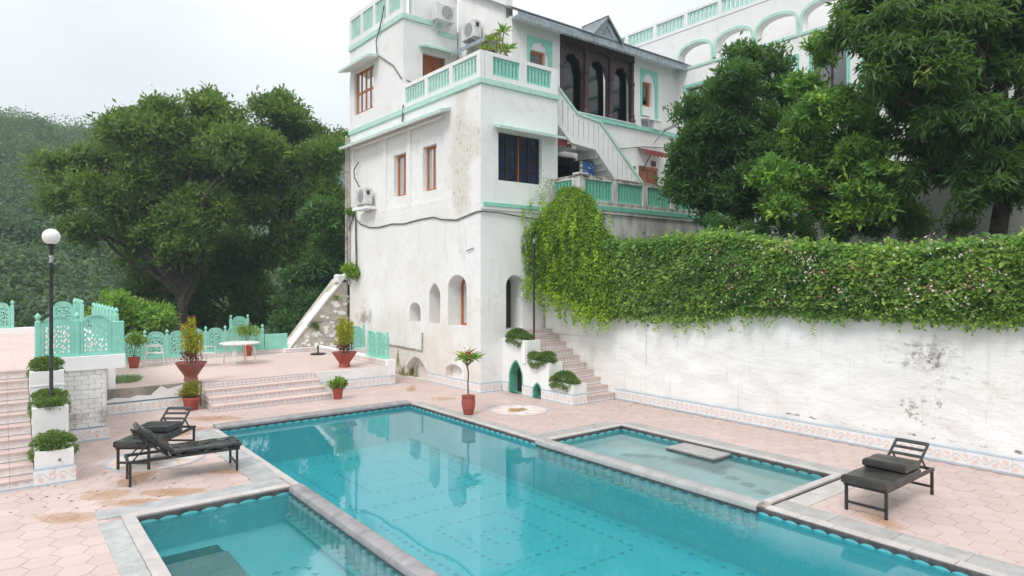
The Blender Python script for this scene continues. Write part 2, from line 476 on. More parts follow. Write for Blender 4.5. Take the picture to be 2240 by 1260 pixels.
mk = nt.nodes.new('ShaderNodeMixShader'); mk.inputs[0].default_value = .10; df = nt.nodes.new('ShaderNodeBsdfDiffuse'); df.inputs[0].default_value = (.20, .84, .91, 1)   # slight milkiness of pool water
nt.links.new(tr.outputs[0], mk.inputs[1]); nt.links.new(df.outputs[0], mk.inputs[2])
nt.links.new(fr.outputs[0], mxs.inputs[0]); nt.links.new(mk.outputs[0], mxs.inputs[1]); nt.links.new(gl.outputs[0], mxs.inputs[2]); nt.links.new(mxs.outputs[0], o.inputs[0])
def glass(name, tint, ior=1.6, rough=.02):
    nt, b, o = start(name); nt.nodes.remove(b)
    tr = nt.nodes.new('ShaderNodeBsdfTransparent'); tr.inputs[0].default_value = (*tint, 1)
    gl = nt.nodes.new('ShaderNodeBsdfGlossy'); gl.inputs['Roughness'].default_value = rough
    fr = nt.nodes.new('ShaderNodeFresnel'); fr.inputs['IOR'].default_value = ior
    ms = nt.nodes.new('ShaderNodeMixShader')
    nt.links.new(fr.outputs[0], ms.inputs[0]); nt.links.new(tr.outputs[0], ms.inputs[1]); nt.links.new(gl.outputs[0], ms.inputs[2]); nt.links.new(ms.outputs[0], o.inputs[0])
glass('glass', (.55, .6, .62), 2.1); glass('glass_blue', (.50, .60, .85), 1.7); glass('glass_dark', (.35, .40, .42), 1.9)
# wood, metal, cloth
def wood(name, a, b_, rough=.5):
    nt, b, o = start(name); setc(b, mix(noise(4, 5, .6, sx=6, sy=6, sz=.7).ramp(.35, .68), a, b_), rough, .4); bump(b, noise(12, 3, sx=4, sy=4, sz=.5), .15, .004)
wood('wood', (.48, .175, .06), (.30, .10, .035)); wood('dark_wood', (.075, .038, .034), (.035, .018, .018), .45); wood('door_wood', (.33, .11, .045), (.22, .07, .03), .4); wood('dark_frame', (.034, .020, .022), (.022, .013, .015), .45)
simple('black_metal', (.016, .016, .017), (.03, .029, .028), 9, .4, .5); simple('black_pole', (.012, .012, .014), (.03, .03, .03), 14, .38, .5)
nt, b, o = start('vinyl')
wet = noise(5.5, 3, .5, off=2).ramp(.52, .56)
setc(b, mix(wet * .85, mix(noise(2.5, 5).ramp(.4, .65), (.018, .018, .019), (.05, .048, .045)), (.006, .006, .007)), wet.ramp(0, 1, .46, .06), .5); bump(b, noise(7, 4), .25, .01)
simple('vinyl_dry', (.020, .019, .018), (.052, .047, .040), 2.2, .38, .5, .12, 8); nt, b, o = start('pane_navy'); setc(b, mix(noise(3, 3).ramp(.4, .6), (.018, .026, .065), (.03, .04, .09)), .08, .6); simple('navy', (.03, .042, .10), (.04, .055, .12), 3, .7); simple('white_metal', (.78, .76, .73), (.66, .63, .58), 9, .4, .5); simple('white_cloth', (.74, .73, .70), rough=.8); simple('pole_worn', (.5, .5, .52), (.05, .05, .05), 20, .5); simple('curtain', (.42, .43, .45), (.32, .33, .35), 5, .8); simple('mesh_fabric', (.52, .42, .37), (.42, .33, .28), 20, .7); simple('interior', (.17, .16, .15), (.12, .115, .11), 1.2, .9, .1); simple('interior_light', (.42, .41, .39), (.34, .33, .31), 1.2, .9, .1); simple('room_dark', (.035, .032, .03), rough=.9, spec=.1)  # room_dark: the darkness of unlit rooms put into a near-black colour
simple('terracotta', (.40, .088, .060), (.30, .066, .05), 5, .65, .35, .15, 30); simple('terracotta_old', (.34, .095, .07), (.25, .12, .105), 5, .75, .3, .3, 18); simple('soil', (.055, .04, .03), (.10, .08, .06), 25, .95, .1, .6, 30)
simple('ac_white', (.70, .70, .69), (.60, .60, .58), 5, .4, .5); simple('ac_grille', (.32, .33, .34), rough=.5); simple('cable', (.06, .055, .055), (.18, .17, .16), 14, .6); simple('pipe', (.50, .47, .44), (.35, .28, .22), 6, .5); simple('red_awning', (.27, .045, .04), (.19, .035, .03), 6, .6); simple('roof_lace', (.34, .40, .44), (.25, .30, .33), 8, .6); simple('paper', (.85, .85, .86), rough=.7); simple('plaque', (.11, .02, .02), rough=.4); simple('lamp_metal', (.30, .30, .30), rough=.4)
nt, b, o = start('globe'); setc(b, (.82, .80, .78), .25, .5); b.inputs['Subsurface Weight'].default_value = 0
nt, b, o = start('fridge_print'); x, y, z, P = pos()               # printed front of the cooler
k = noise(16, 3, .6, off=3); c = mix(k.gt(.60), (.02, .13, .42), (.55, .72, .85))
sidestrip = x.lt(16.34); bands = (z / .17).mod(1.0)
d = mix(bands.lt(.35), (.75, .78, .70), (.10, .34, .10)); d = mix((noise(9, 2, off=8).gt(.56)), d, (.60, .16, .05)); c = mix(sidestrip, c, d); setc(b, c, .25, .5)
nt, b, o = start('medallion'); x, y, z, P = pos()
setc(b, mix(noise(7, 4).ramp(.4, .65), (.78, .74, .71), (.66, .62, .60)), .4, .4)
simple('ring_blue', (.36, .46, .55), (.44, .52, .60), 6, .4); simple('petal_pink', (.80, .60, .53), (.70, .49, .42), 6, .4); simple('medallion_worn', (.42, .24, .10), (.30, .20, .07), 8, .7)
# plants
def leaf(name, a, b_, c_, rough=.40, trans=.46, g=2.2):
    'a, b_, c_: dark, mid and young leaf colours, chosen per leaf'
    a, b_, c_ = [tuple(min(.8, q * g) for q in k) for k in (a, b_, c_)]
    nt, b, o = start(name)
    at_ = nt.nodes.new('ShaderNodeAttribute'); at_.attribute_name = 'tint'; t = E(at_.outputs['Fac'])
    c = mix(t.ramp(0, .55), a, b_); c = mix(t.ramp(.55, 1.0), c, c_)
    setc(b, c, rough, .35)
    tl = nt.nodes.new('ShaderNodeBsdfTranslucent'); nt.links.new(mix(.35, c, (.25, .42, .03)), tl.inputs[0])
    ms = nt.nodes.new('ShaderNodeMixShader'); ms.inputs[0].default_value = trans
    nt.links.new(b.outputs[0], ms.inputs[1]); nt.links.new(tl.outputs[0], ms.inputs[2]); nt.links.new(ms.outputs[0], o.inputs[0])
leaf('leaf_neem', (.034, .068, .014), (.072, .118, .022), (.16, .195, .030), g=2.3); leaf('leaf_glossy', (.020, .055, .018), (.045, .098, .024), (.17, .26, .03), .32, g=2.6); leaf('leaf_mid', (.030, .075, .018), (.075, .145, .028), (.20, .30, .04), .35, g=2.7); leaf('leaf_mango', (.018, .045, .014), (.050, .10, .020), (.17, .17, .045), .35, g=2.6)
leaf('leaf_vine', (.036, .085, .014), (.10, .175, .022), (.23, .31, .03), g=2.3); leaf('leaf_hedge', (.038, .082, .024), (.088, .148, .036), (.20, .26, .05), g=2.9); leaf('leaf_far', (.030, .066, .040), (.055, .10, .055), (.095, .135, .062), g=1.7); leaf('leaf_ground', (.045, .085, .022), (.085, .145, .035), (.16, .21, .05), g=1.7); leaf('leaf_yellow', (.16, .17, .015), (.34, .31, .03), (.52, .45, .05), g=1); leaf('leaf_red', (.15, .02, .03), (.30, .045, .06), (.42, .08, .09), g=1); leaf('leaf_pot', (.045, .10, .02), (.10, .17, .03), (.26, .28, .05)); leaf('leaf_grass', (.10, .17, .09), (.17, .24, .13), (.25, .30, .16)); leaf('petal_red', (.35, .015, .03), (.50, .03, .05), (.62, .07, .10), g=1); leaf('petal_pink_f', (.66, .22, .28), (.74, .45, .46), (.82, .74, .70), g=1, trans=.2); leaf('petal_mauve', (.28, .24, .45), (.36, .32, .55), (.45, .40, .62), g=1)  # leaf_far: some distance haze is put into its bluer leaf colours
simple('bark', (.10, .078, .06), (.045, .036, .03), 5, .9, .15, .7, 12); simple('bark_pale', (.26, .21, .16), (.16, .13, .10), 6, .85, .2, .4, 15); simple('stem', (.10, .075, .04), rough=.8)
simple('hill_soil', (.05, .065, .03), (.035, .05, .022), .05, .95, .1); simple('earth', (.09, .075, .05), (.05, .05, .03), 1.5, .95, .1); simple('debris', (.06, .04, .025), rough=.9)
# ================================================================== SETTING: deck, pools
POOLS = {'main': (4.0, 9.0, -3.0, 16.0), 'left': (1.6, 3.83, 2.0, 10.72), 'right': (9.2, 11.5, 5.5, 10.48)}
m = MB()
for r_ in ((-7, 1.6, -4, 19.3), (1.6, 3.83, 10.72, 19.3), (1.6, 3.83, -4, 2.0), (3.83, 4.0, 10.72, 19.3), (4, 9, 16, 19.3), (4, 9, -4, -3), (9, 14.2, 10.48, 19.3), (11.5, 14.2, 5.5, 10.48), (9, 14.2, -4, 5.5)):
    m.box(*r_, -.4, -.006)
deck = tag(m.build('pool_deck', 'grout'), kind='structure')
def hexmesh(a, h=.006):
    v = [(a * math.cos(R(60 * k)), a * math.sin(R(60 * k)), z) for z in (-h, 0) for k in range(6)]
    return v, [tuple(range(6, 12))] + [(k, (k + 1) % 6, 6 + (k + 1) % 6, 6 + k) for k in range(6)]
HA = .21
cells = []
COPE = [(-.02, 0)]
def blocked(x, y):
    for n_, (x0, x1, y0, y1) in POOLS.items():
        c_ = {'main': (.42, .16, .16), 'left': (.28, 0, .35), 'right': (.02, .28, .28)}[n_]
        if x0 - c_[0] < x < x1 + c_[1] and y0 - .2 < y < y1 + c_[2]: return True
    if 9.0 < x < 9.2 and y < 10.6: return True
    if y > 19.2: return True
    if x > 14.1 or (x > 11.6 and y > 16.3) or (x > 12.5 and y > 13.2): return True
    if x < .45 and y > 13.5: return True
    if x < 1.75 and y > 16.6: return True
    if math.hypot(x - 10.76, y - 13.39) < .45 or math.hypot(x - 2.43, y - 13.95) < .55: return True
    return False
ni, nj = int(21 / (1.5 * HA)), int(24 / (math.sqrt(3) * HA))
for i in range(ni):
    for j in range(nj):
        x = -6.8 + i * 1.5 * HA; y = -3.9 + (j + .5 * (i % 2)) * math.sqrt(3) * HA
        if blocked(x, y): continue
        d = x * FW.x + y * FW.y; s_ = x * RT.x + y * RT.y
        vis = d > 2 and abs(s_ / d) < .80 and CAMH / d < (1275 - HORY) / FPX
        cells.append((vis, d, x, y))
cells.sort(key=lambda c: (not c[0], c[1]))
hv, hf = hexmesh(HA - .0045)
hm = bpy.data.meshes.new('tile'); hm.from_pydata(hv, [], hf); hm.materials.append(M['deck_tile'])
for c_ in cells[:290]:
    o = bpy.data.objects.new('tile', hm); COL.objects.link(o); o.parent = deck; o.location = (c_[2], c_[3], jit(.0012)); o.rotation_euler = (jit(.004), jit(.004), jit(.008))
m = MB(); tint = []
for c_ in cells[290:]:
    dz = jit(.0012); m.add([(x + c_[2], y + c_[3], z + dz) for x, y, z in hv], hf); tint += [rnd.random()] * 12
o = m.build('tile_field', 'deck_tile', deck); o['kind'] = 'stuff'
o.data.attributes.new('tint', 'FLOAT', 'POINT').data.foreach_set('value', tint)
# fallen leaves and crumbs swept against the walls
m = MB()
for k in range(170):
    if k < 70: x, y = rnd.uniform(12.6, 13.9), rnd.uniform(9, 12.8)
    elif k < 120: x, y = rnd.uniform(9.6, 13.8), rnd.uniform(10.8, 15.5)
    else: x, y = rnd.uniform(-.5, 2.4), rnd.uniform(11.4, 13.6)
    if blocked(x, y): continue
    s_ = rnd.uniform(.006, .02); a = rnd.uniform(0, 6.3); c, q = math.cos(a) * s_, math.sin(a) * s_
    m.add([(x - c * 1.8, y - q * 1.8, .004), (x + q, y - c, .006), (x + c * 1.8, y + q * 1.8, .009), (x - q, y + c, .005)], [(0, 1, 2, 3)])
o = m.build('leaf_litter', 'debris'); tag(o, kind='stuff', label='dark scraps of leaf litter scattered over the pink deck', cat='litter')
# round floor medallions
def medallion(x, y, r_, worn, label):
    t = thing('floor_medallion', (x, y, 0), label, 'floor medallion', 'round medallions set in the deck')
    n = 48; m = MB(); m.add([(x + math.cos(2 * math.pi * k / n) * r_, y + math.sin(2 * math.pi * k / n) * r_, .007) for k in range(n)] + [(x + math.cos(2 * math.pi * k / n) * r_, y + math.sin(2 * math.pi * k / n) * r_, -.004) for k in range(n)], [tuple(range(n))] + [(n + k, n + (k + 1) % n, (k + 1) % n, k) for k in range(n)])
    m.build('disc', 'petal_pink', t)
    m = MB(); w_ = .06
    for k in range(n):
        a, b_ = 2 * math.pi * k / n, 2 * math.pi * (k + 1) / n
        m.add([(x + math.cos(a) * r_, y + math.sin(a) * r_, .0105), (x + math.cos(b_) * r_, y + math.sin(b_) * r_, .0105), (x + math.cos(b_) * (r_ - w_), y + math.sin(b_) * (r_ - w_), .0105), (x + math.cos(a) * (r_ - w_), y + math.sin(a) * (r_ - w_), .0105)], [(0, 1, 2, 3)])
    m.build('ring', 'ring_blue', t)
    for k in range(8):
        a = 2 * math.pi * k / 8 + .2; d = Vector((math.cos(a), math.sin(a), 0)); s_ = Vector((-d.y, d.x, 0)); c = Vector((x, y, .0105))
        pr = [(.16, 0), (.35, .13), (.62, .17), (.82, .09), (.86, 0), (.82, -.09), (.62, -.17), (.35, -.13)]
        MB().add([c + d * (p * r_) + s_ * (q * r_) for p, q in pr], [tuple(range(8))]).build('petal', 'medallion', t)
    MB().add([(x + .16 * r_ * math.cos(k * .785), y + .16 * r_ * math.sin(k * .785), .0105) for k in range(8)], [tuple(range(8))]).build('centre', 'medallion_worn' if worn else 'ring_blue', t)
    if worn:
        MB().add([(x + (.33 + .12 * math.sin(k * 2.3)) * r_ * math.cos(k * .524) - .05, y + (.3 + .1 * math.cos(k * 1.7)) * r_ * math.sin(k * .524), .014) for k in range(12)], [tuple(range(12))]).build('worn_patch', 'medallion_worn', t)
medallion(10.76, 13.39, .78, True, 'round petal medallion with brown worn centre in the deck before the arched planter')
medallion(2.43, 14.0, .86, False, 'round petal medallion with blue ring under the two crossed loungers')
# ------------------------------------------------------------------ pools
WL = -.098
def basin(key, name, zf, wm, fm):
    x0, x1, y0, y1 = POOLS[key]; m = MB()
    t_ = .085
    k_ = .004; m.box(x0 - t_, x0 + k_, y0 - t_, y1 + t_, zf - .15, -.012); m.box(x1 - k_, x1 + t_, y0 - t_, y1 + t_, zf - .15, -.012); m.box(x0 + k_, x1 - k_, y0 - t_, y0 + k_, zf - .15, -.012); m.box(x0 + k_, x1 - k_, y1 - k_, y1 + t_, zf - .15, -.012)
    o = tag(m.build(name, wm), kind='structure')
    MB().box(x0 + .005, x1 - .005, y0 + .005, y1 - .005, zf - .15, zf).build('pool_floor', fm, o)
    w_ = MB().add([(x0, y0, WL), (x1, y0, WL), (x1, y1, WL), (x0, y1, WL)], [(0, 1, 2, 3)]).build('pool_water', 'water'); tag(w_, kind='structure')
    return o
bm_ = basin('main', 'swimming_pool', -1.0, 'pool_wall', 'pool_floor'); bl_ = basin('left', 'side_pool', -.55, 'pool_wall', 'left_floor'); br_ = basin('right', 'wading_pool', -.32, 'pool_wall', 'shallow_floor')
def saw(m, x0, x1, y0, y1, z, p=.21, s_=.15):
    def run(ax, a0, a1, c, sg):
        n = max(1, int((a1 - a0) / p))
        for k in range(n):
            a = a0 + (k + .5) * (a1 - a0) / n; q = [(a - s_ * .5, 0), (a + s_ * .5, 0), (a, s_ * .62 * sg)]
            m.add([(c + v, u, z) if ax == 'y' else (u, c + v, z) for u, v in q], [(0, 1, 2)])
    run('y', y0, y1, x0, -1); run('y', y0, y1, x1, 1); run('x', x0, x1, y0, -1); run('x', x0, x1, y1, 1)
for cy in (4.4, 9.0, 13.4):
    m = MB(); saw(m, 5.45, 8.25, cy - 1.75, cy + 1.75, -.994); saw(m, 6.15, 7.55, cy - .95, cy + .95, -.994, .18, .13); saw(m, 6.62, 7.08, cy - .3, cy + .3, -.994, .2, .13); m.build('tile_inlay', 'inlay', bm_)
m = MB(); saw(m, 4.75, 8.75, 1.5, 15.5, -.994, .3); m.build('tile_inlay', 'inlay', bm_)
m = MB(); saw(m, 2.15, 3.35, 6.6, 8.9, -.544); m.build('tile_inlay', 'inlay', bl_)
for q in ((1372, 995), (1398, 996), (1421, 997), (1448, 1000), (1573, 1033), (1603, 1045), (1636, 1060), (1667, 1076)):
    p = gz(*q, -.31); MB().add([(p.x + v * .8 - .1, p.y + u, -.314) for u, v in arch(-.13, .13, 0, .16, .3, 'round', 8)], [tuple(range(11))]).build('arch_inlay', 'niche_tile', br_)
for k, (a, b_, zt) in enumerate(((7.4, 9.12, -.15), (9.12, 9.62, -.31), (9.62, 10.15, -.43))):
    MB().bbox(1.62, 2.42 + .07 * k, a, b_, -.55, zt, .02).build('step', 'step_green' if k else 'coping', bl_)
# stone slab platform at the far side of the wading pool
t = thing('stone_slab', (11.2, 8.1, -.4), 'grey paved stone slab bridging the water at the far side of the wading pool', 'stone slab')
for k in range(3): MB().bbox(10.9, 11.47, 7.56 + k * .375, 7.93 + k * .375, -.075, -.035, .008).build('slab', 'coping', t)
MB().box(10.88, 11.47, 7.54, 8.7, -.125, -.072).build('slab_edge', 'coping_dark', t); MB().box(11.3, 11.47, 7.8, 8.5, -.32, -.126).build('support', 'column_stone', t)
# copings
def run_slabs(root, ax, a0, a1, c0, c1, L, mat='coping', z1=.012, name='slab'):
    n = max(1, round((a1 - a0) / L))
    for k in range(n):
        s_, e_ = a0 + k * (a1 - a0) / n + .004, a0 + (k + 1) * (a1 - a0) / n - .004
        b_ = (c0, c1, s_, e_) if ax == 'y' else (s_, e_, c0, c1)
        MB().bbox(*b_, -.045, z1 + jit(.002), .005).build(name, mat, root)
def scallop(root, ax, a0, a1, c, p=.21, up=-.05, dn=.038):
    n = round((a1 - a0) / p); pts = [(a0, up), ]
    low = []
    for k in range(n * 6 + 1):
        t_ = k / 6; low.append((a0 + (a1 - a0) * t_ / n, up - .006 - dn * (1 - abs(math.sin(math.pi * t_)) ** .8)))
    fr = fX(c) if ax == 'y' else fY(c)
    MB().plate(low + [(a1, up), (a0, up)], [], fr, -.012, -.002).build('scalloped_trim', 'coping_dark', root)
t = thing('pool_coping', (6.5, 16.1, 0), 'grey stone coping with tiled lip round the large main pool', 'pool edge')
run_slabs(t, 'y', -3.0, 5.36, 9.17, 9.56, .82); run_slabs(t, 'y', -3, 5.366, 9.0, 9.165, .5, 'coping_warm', .012, 'lip_tile')
run_slabs(t, 'y', 10.62, 15.95, 9.13, 9.36, .62); run_slabs(t, 'y', 10.62, 15.95, 9.0, 9.125, .5, 'coping_warm', .012, 'lip_tile')
run_slabs(t, 'y', 11.30, 15.9, 3.42, 3.87, .95, 'render_grey'); run_slabs(t, 'y', 10.75, 15.9, 3.875, 4.0, .6, 'coping_warm', .014, 'lip_tile')
for a, b_ in ((-3, 5.478), (10.602, 15.96)):
    MB().box(8.965, 9.05, a, b_, -.052, -.004).build('dark_edge', 'coping_dark', t); scallop(t, 'y', a, b_, 8.995)
MB().box(4.05, 8.96, 15.97, 16.05, -.065, .0).build('dark_edge', 'coping_dark', t); scallop(t, 'x', 4.05, 8.95, 15.985, up=-.06, dn=.026)
n = 7
for k in range(n):                                     # rounded back kerb
    a, b_ = 3.98 + k * (9.0 - 3.98) / n + .003, 3.98 + (k + 1) * (9.0 - 3.98) / n - .003
    pr = [(16.28, -.02), (16.27, .03), (16.22, .062), (16.12, .075), (16.02, .062), (15.955, .025), (15.95, -.02)]
    MB().add([(a, y, z) for y, z in pr] + [(b_, y, z) for y, z in pr], [tuple(range(7)), tuple(range(13, 6, -1))] + [(i, i + 7, i + 8, i + 1) for i in range(6)]).build('kerb_stone', 'bullnose', t, smooth=True)
t = thing('pool_coping', (1.3, 10.9, 0), 'rough grey cement coping with pale lip tiles round the small pool by the crossed loungers', 'pool edge')
run_slabs(t, 'y', 2, 10.75, 1.14, 1.42, 8.6, 'render_grey', .010); run_slabs(t, 'y', 2, 10.75, 1.425, 1.6, .3, 'coping_warm', .016, 'lip_tile')
run_slabs(t, 'x', 1.14, 3.83, 10.92, 11.32, 2.7, 'render_grey', .010); run_slabs(t, 'x', 1.43, 3.83, 10.75, 10.915, 2.4, 'coping_warm', .016, 'lip_tile')
MB().box(1.6, 3.83, 10.69, 10.75, -.052, -.004).build('dark_edge', 'coping_dark', t); scallop(t, 'x', 1.6, 3.83, 10.715, .27)
t = thing('pool_coping', (11.7, 8, 0), 'grey stone coping round the shallow wading pool under the white wall', 'pool edge')
run_slabs(t, 'y', 5.36, 10.62, 11.66, 11.98, .62); run_slabs(t, 'y', 5.36, 10.62, 11.5, 11.655, .5, 'coping_warm', .012, 'lip_tile')
run_slabs(t, 'x', 9.4, 11.5, 10.66, 11.0, .55); run_slabs(t, 'x', 9.2, 11.5, 10.48, 10.655, .5, 'coping_warm', .012, 'lip_tile')
run_slabs(t, 'x', 9.57, 11.98, 5.0, 5.34, .6, 'coping_warm'); run_slabs(t, 'x', 9.18, 11.5, 5.37, 5.5, .5, 'coping_warm', .055, 'lip_tile')
MB().box(11.46, 11.52, 5.5, 10.48, -.055, -.004).build('dark_edge', 'coping_dark', t); scallop(t, 'y', 5.5, 10.48, 11.495, .24)
MB().box(9.2, 11.46, 10.45, 10.5, -.055, -.004).build('dark_edge', 'coping_dark', t); scallop(t, 'x', 9.2, 11.45, 10.475, .24)
MB().box(9.2, 11.9, 5.345, 5.366, .0, .02).build('drain_slot', 'black_metal', t)
# dividers carried on little columns
def divider(xf, x1, y0, y1, label, zc, top=.045):
    t = thing('pool_divider', ((xf + x1) / 2, y1, -.1), label, 'divider')
    n = round((y1 - y0) / .85)
    for k in range(n):
        a, b_ = y0 + k * (y1 - y0) / n + .003, y0 + (k + 1) * (y1 - y0) / n - .003
        pr = [(xf - .045, -.06), (xf - .05, -.015), (xf - .03, .02), (xf + .02, top - .008), (xf + .05, top), (x1 - .02, top), (x1 + .01, top - .02), (x1 + .01, -.06)]
        MB().add([(x, a, z) for x, z in pr] + [(x, b_, z) for x, z in pr], [tuple(range(7, -1, -1)), tuple(range(8, 16))] + [(i, (i + 1) % 8, 8 + (i + 1) % 8, 8 + i) for i in range(8)]).build('cap_stone', 'coping' if xf > 5 else 'bullnose', t, smooth=True)
    MB().box(xf - .03, xf - .003, y0, y1, -.108, -.062).build('shadow_lip', 'coping_dark', t)  # dark strip standing in for the shadow under the cap stones
    pm = MB().lathe([(.075, zc), (.078, zc + .03), (.06, zc + .045), (.046, zc + .06), (.046, -.13), (.05, -.115), (.05, -.109)], n=12)
    me = None; p = .225; k = 0; y = y1 - .12
    while y > y0 + .05:
        if me is None:
            o = pm.build('column', 'column_stone', t, smooth=True); me = o.data; o.location = (xf - .05, y, 0)
        else:
            o = put(bpy.data.objects.new('column', me), t); o.location = (xf - .05, y, 0)
        y -= p
    MB().box(xf - .12, xf - .001, y0, y1, zc - .05, zc).build('ledge', 'pool_wall', t)
    y = y1 - .12 - p / 2
    while y > y0 + .1: MB().box(xf - .006, xf - .0005, y - .06, y + .06, -.145, -.09).build('dark_opening', 'coping_dark', t); y -= p  # solid dark plates stand in for shaded openings between the columns
divider(9.0, 9.2, 5.48, 10.6, 'long stone divider on little columns between main pool and wading pool', -.33)
divider(3.83, 4.0, 2.0, 10.70, 'rounded grey stone divider on little columns between main pool and small side pool', -.42)
# ================================================================== BUILDING
def balustrade(root, fr, u0, u1, z0, z1, n, mat_p='plaster', mat_t='teal', depth=.16, corner=.18, slots=7):
    'parapet with n sunk teal panels, each pierced by upright slots'
    wv = (u1 - u0 - corner) / n
    holes = []
    for k in range(n):
        a = u0 + corner + k * wv; b_ = a + wv - corner
        holes.append((a, b_))
    zl, zh = z0 + (z1 - z0) * .17, z1 - (z1 - z0) * .14
    par = MB().plate(rect(u0, u1, z0, z1), [rect(a, b_, zl, zh) for a, b_ in holes], fr, 0, depth).build('parapet', mat_p, root)
    for a, b_ in holes:
        ws = (b_ - a - .08) / slots; sl = []
        for q in range(slots):
            s0 = a + .04 + q * ws + ws * .27; s1 = s0 + ws * .46
            sl.append(arch(s0, s1, zl + .07, zh - .11, zh - .07, 'round', 6))
        MB().plate(rect(a + .002, b_ - .002, zl + .002, zh - .002), sl, fr, .045, depth - .03).build('slotted_panel', mat_t, root)
    return par
def window(root, fr, u0, u1, z0, z1, cols, rows, w0, mat='wood', gl='glass', bar=.05, mid=None, back='curtain'):
    f = MB().plate(rect(u0, u1, z0, z1), [rect(u0 + bar + c_ * (u1 - u0 - bar) / cols, u0 + (c_ + 1) * (u1 - u0 - bar) / cols, z0 + bar + r_ * (z1 - z0 - bar) / rows, z0 + (r_ + 1) * (z1 - z0 - bar) / rows) for c_ in range(cols) for r_ in range(rows)], fr, w0, w0 + .05)
    f = f.build('window', mat, root)
    for c_ in range(cols):
        for r_ in range(rows):
            MB().plate(rect(u0 + bar * .8 + c_ * (u1 - u0 - bar) / cols, u0 + bar * .2 + (c_ + 1) * (u1 - u0 - bar) / cols, z0 + bar * .8 + r_ * (z1 - z0 - bar) / rows, z0 + bar * .2 + (r_ + 1) * (z1 - z0 - bar) / rows), [], fr, w0 + .02, w0 + .028).build('pane', gl, f)
    if back: MB().plate(rect(u0 + .01, u1 - .01, z0 + .01, z1 - .01), [], fr, w0 + .12, w0 + .13).build('curtain', back, f)  # in room_dark this sheet stands in for an unlit room
    return f
T = thing('hotel_tower', (11.45, 16.07, 0), 'tall white plastered tower house with teal bands, roof terrace and arched windows beside the pool', 'building')
FX, FYY = fX(11.45), fY(16.07)
# lower storey, thick walls
A = [arch(19.60, 20.36, 1.93, 2.35, 2.62, 'round'), arch(18.34, 19.03, 1.93, 2.95, 3.29, 'point'), arch(16.81, 17.87, 1.93, 3.15, 3.56, 'round')]
N = [arch(19.2, 20.62, .0005, .30, .74, 'point'), arch(17.05, 18.0, .30, .52, .72, 'round')]
lw = MB().plate([(16.07, 0), (25.3, 0), (25.3, 5.70), (16.07, 5.70)], A + [N[0][:2] + N[0][2:], N[1]], FX, 0, .75).build('wall', 'tower', T)
MB().plate(arch(19.21, 20.61, .002, .30, .73, 'point'), [], FX, .30, .33).build('niche_back', 'tower', lw); MB().plate(arch(17.06, 17.99, .301, .52, .719, 'round'), [], FX, .22, .25).build('niche_back', 'tower', lw)
dr = arch(12.41, 13.07, 1.86, 3.2, 3.55, 'round')
fw_ = MB().plate([(12.2, 0), (14.55, 0), (14.55, 5.69), (11.452, 5.69), (11.452, .0), (12.19, 0)], [dr, rect(12.05, 12.13, 1.45, 1.63)], FYY, -.003, .6).build('wall', 'plaster', T)
MB().box(12.2, 13.9, 16.72, 18.5, 1.80, 1.86).build('floor', 'interior_light', T)
MB().box(12.2, 12.25, 16.68, 18.5, 1.87, 5.6).build('inner_wall', 'interior_light', T); MB().box(13.35, 13.4, 16.68, 18.5, 1.87, 5.6).build('inner_wall', 'interior_light', T); MB().box(12.2, 13.9, 18.5, 18.55, 1.87, 5.6).build('inner_wall', 'interior', T)
MB().box(12.55, 12.95, 17.6, 17.9, 1.87, 2.15).build('low_cupboard', 'teal_green', T); MB().box(12.5, 13.0, 17.55, 17.95, 2.15, 2.19).build('cupboard_top', 'black_metal', T)
MB().box(11.7, 16.3, 25.1, 25.3, 0, 9.3).build('back_wall', 'plaster', T); MB().box(14.3, 14.55, 16.68, 25.0, 0, 9.3).build('side_wall', 'plaster', T)
# upper storey: recessed field between frame and pilasters
W1, W2 = rect(20.71, 21.64, 6.42, 7.95), rect(18.68, 19.57, 6.40, 7.93)
MB().plate(rect(16.07, 25.3, 5.705, 9.36), [W1, W2], FX, .07, .42).build('wall', 'tower', T)
MB().plate(rect(16.068, 25.3, 5.702, 9.36), [rect(18.1, 24.95, 6.02, 8.72)], FX, 0, .068).build('wall_frame', 'tower', T)
for y in (20.47, 22.28): MB().box(11.452, 11.519, y - .14, y + .14, 6.02, 8.72).build('pilaster', 'tower', T); MB().box(11.44, 11.519, y - .2, y + .2, 5.93, 6.015).build('pilaster_foot', 'tower', T)
window(T, FX, 20.72, 21.63, 6.43, 7.94, 2, 1, .24, bar=.085); window(T, FX, 18.69, 19.56, 6.41, 7.92, 2, 1, .24, bar=.085)
MB().plate(rect(11.453, 14.55, 5.705, 9.36), [rect(12.11, 13.86, 6.45, 7.94)], FYY, -.004, .4).build('wall', 'plaster', T)
f = window(T, FYY, 12.115, 12.975, 6.455, 7.935, 2, 4, .14, 'dark_frame', 'pane_navy', .045, back=None); window(T, FYY, 12.985, 13.855, 6.455, 7.935, 2, 4, .14, 'dark_frame', 'pane_navy', .045, back=None)
MB().box(12.965, 12.997, 16.17, 16.205, 6.455, 7.935).build('mullion', 'wood', T)
for a, b_ in ((12.13, 12.2), (12.47, 12.60), (12.86, 12.95), (13.03, 13.1), (13.37, 13.48), (13.76, 13.85)): MB().box(a, b_, 16.19, 16.205, 6.47, 7.92).build('stile', 'dark_frame', T)
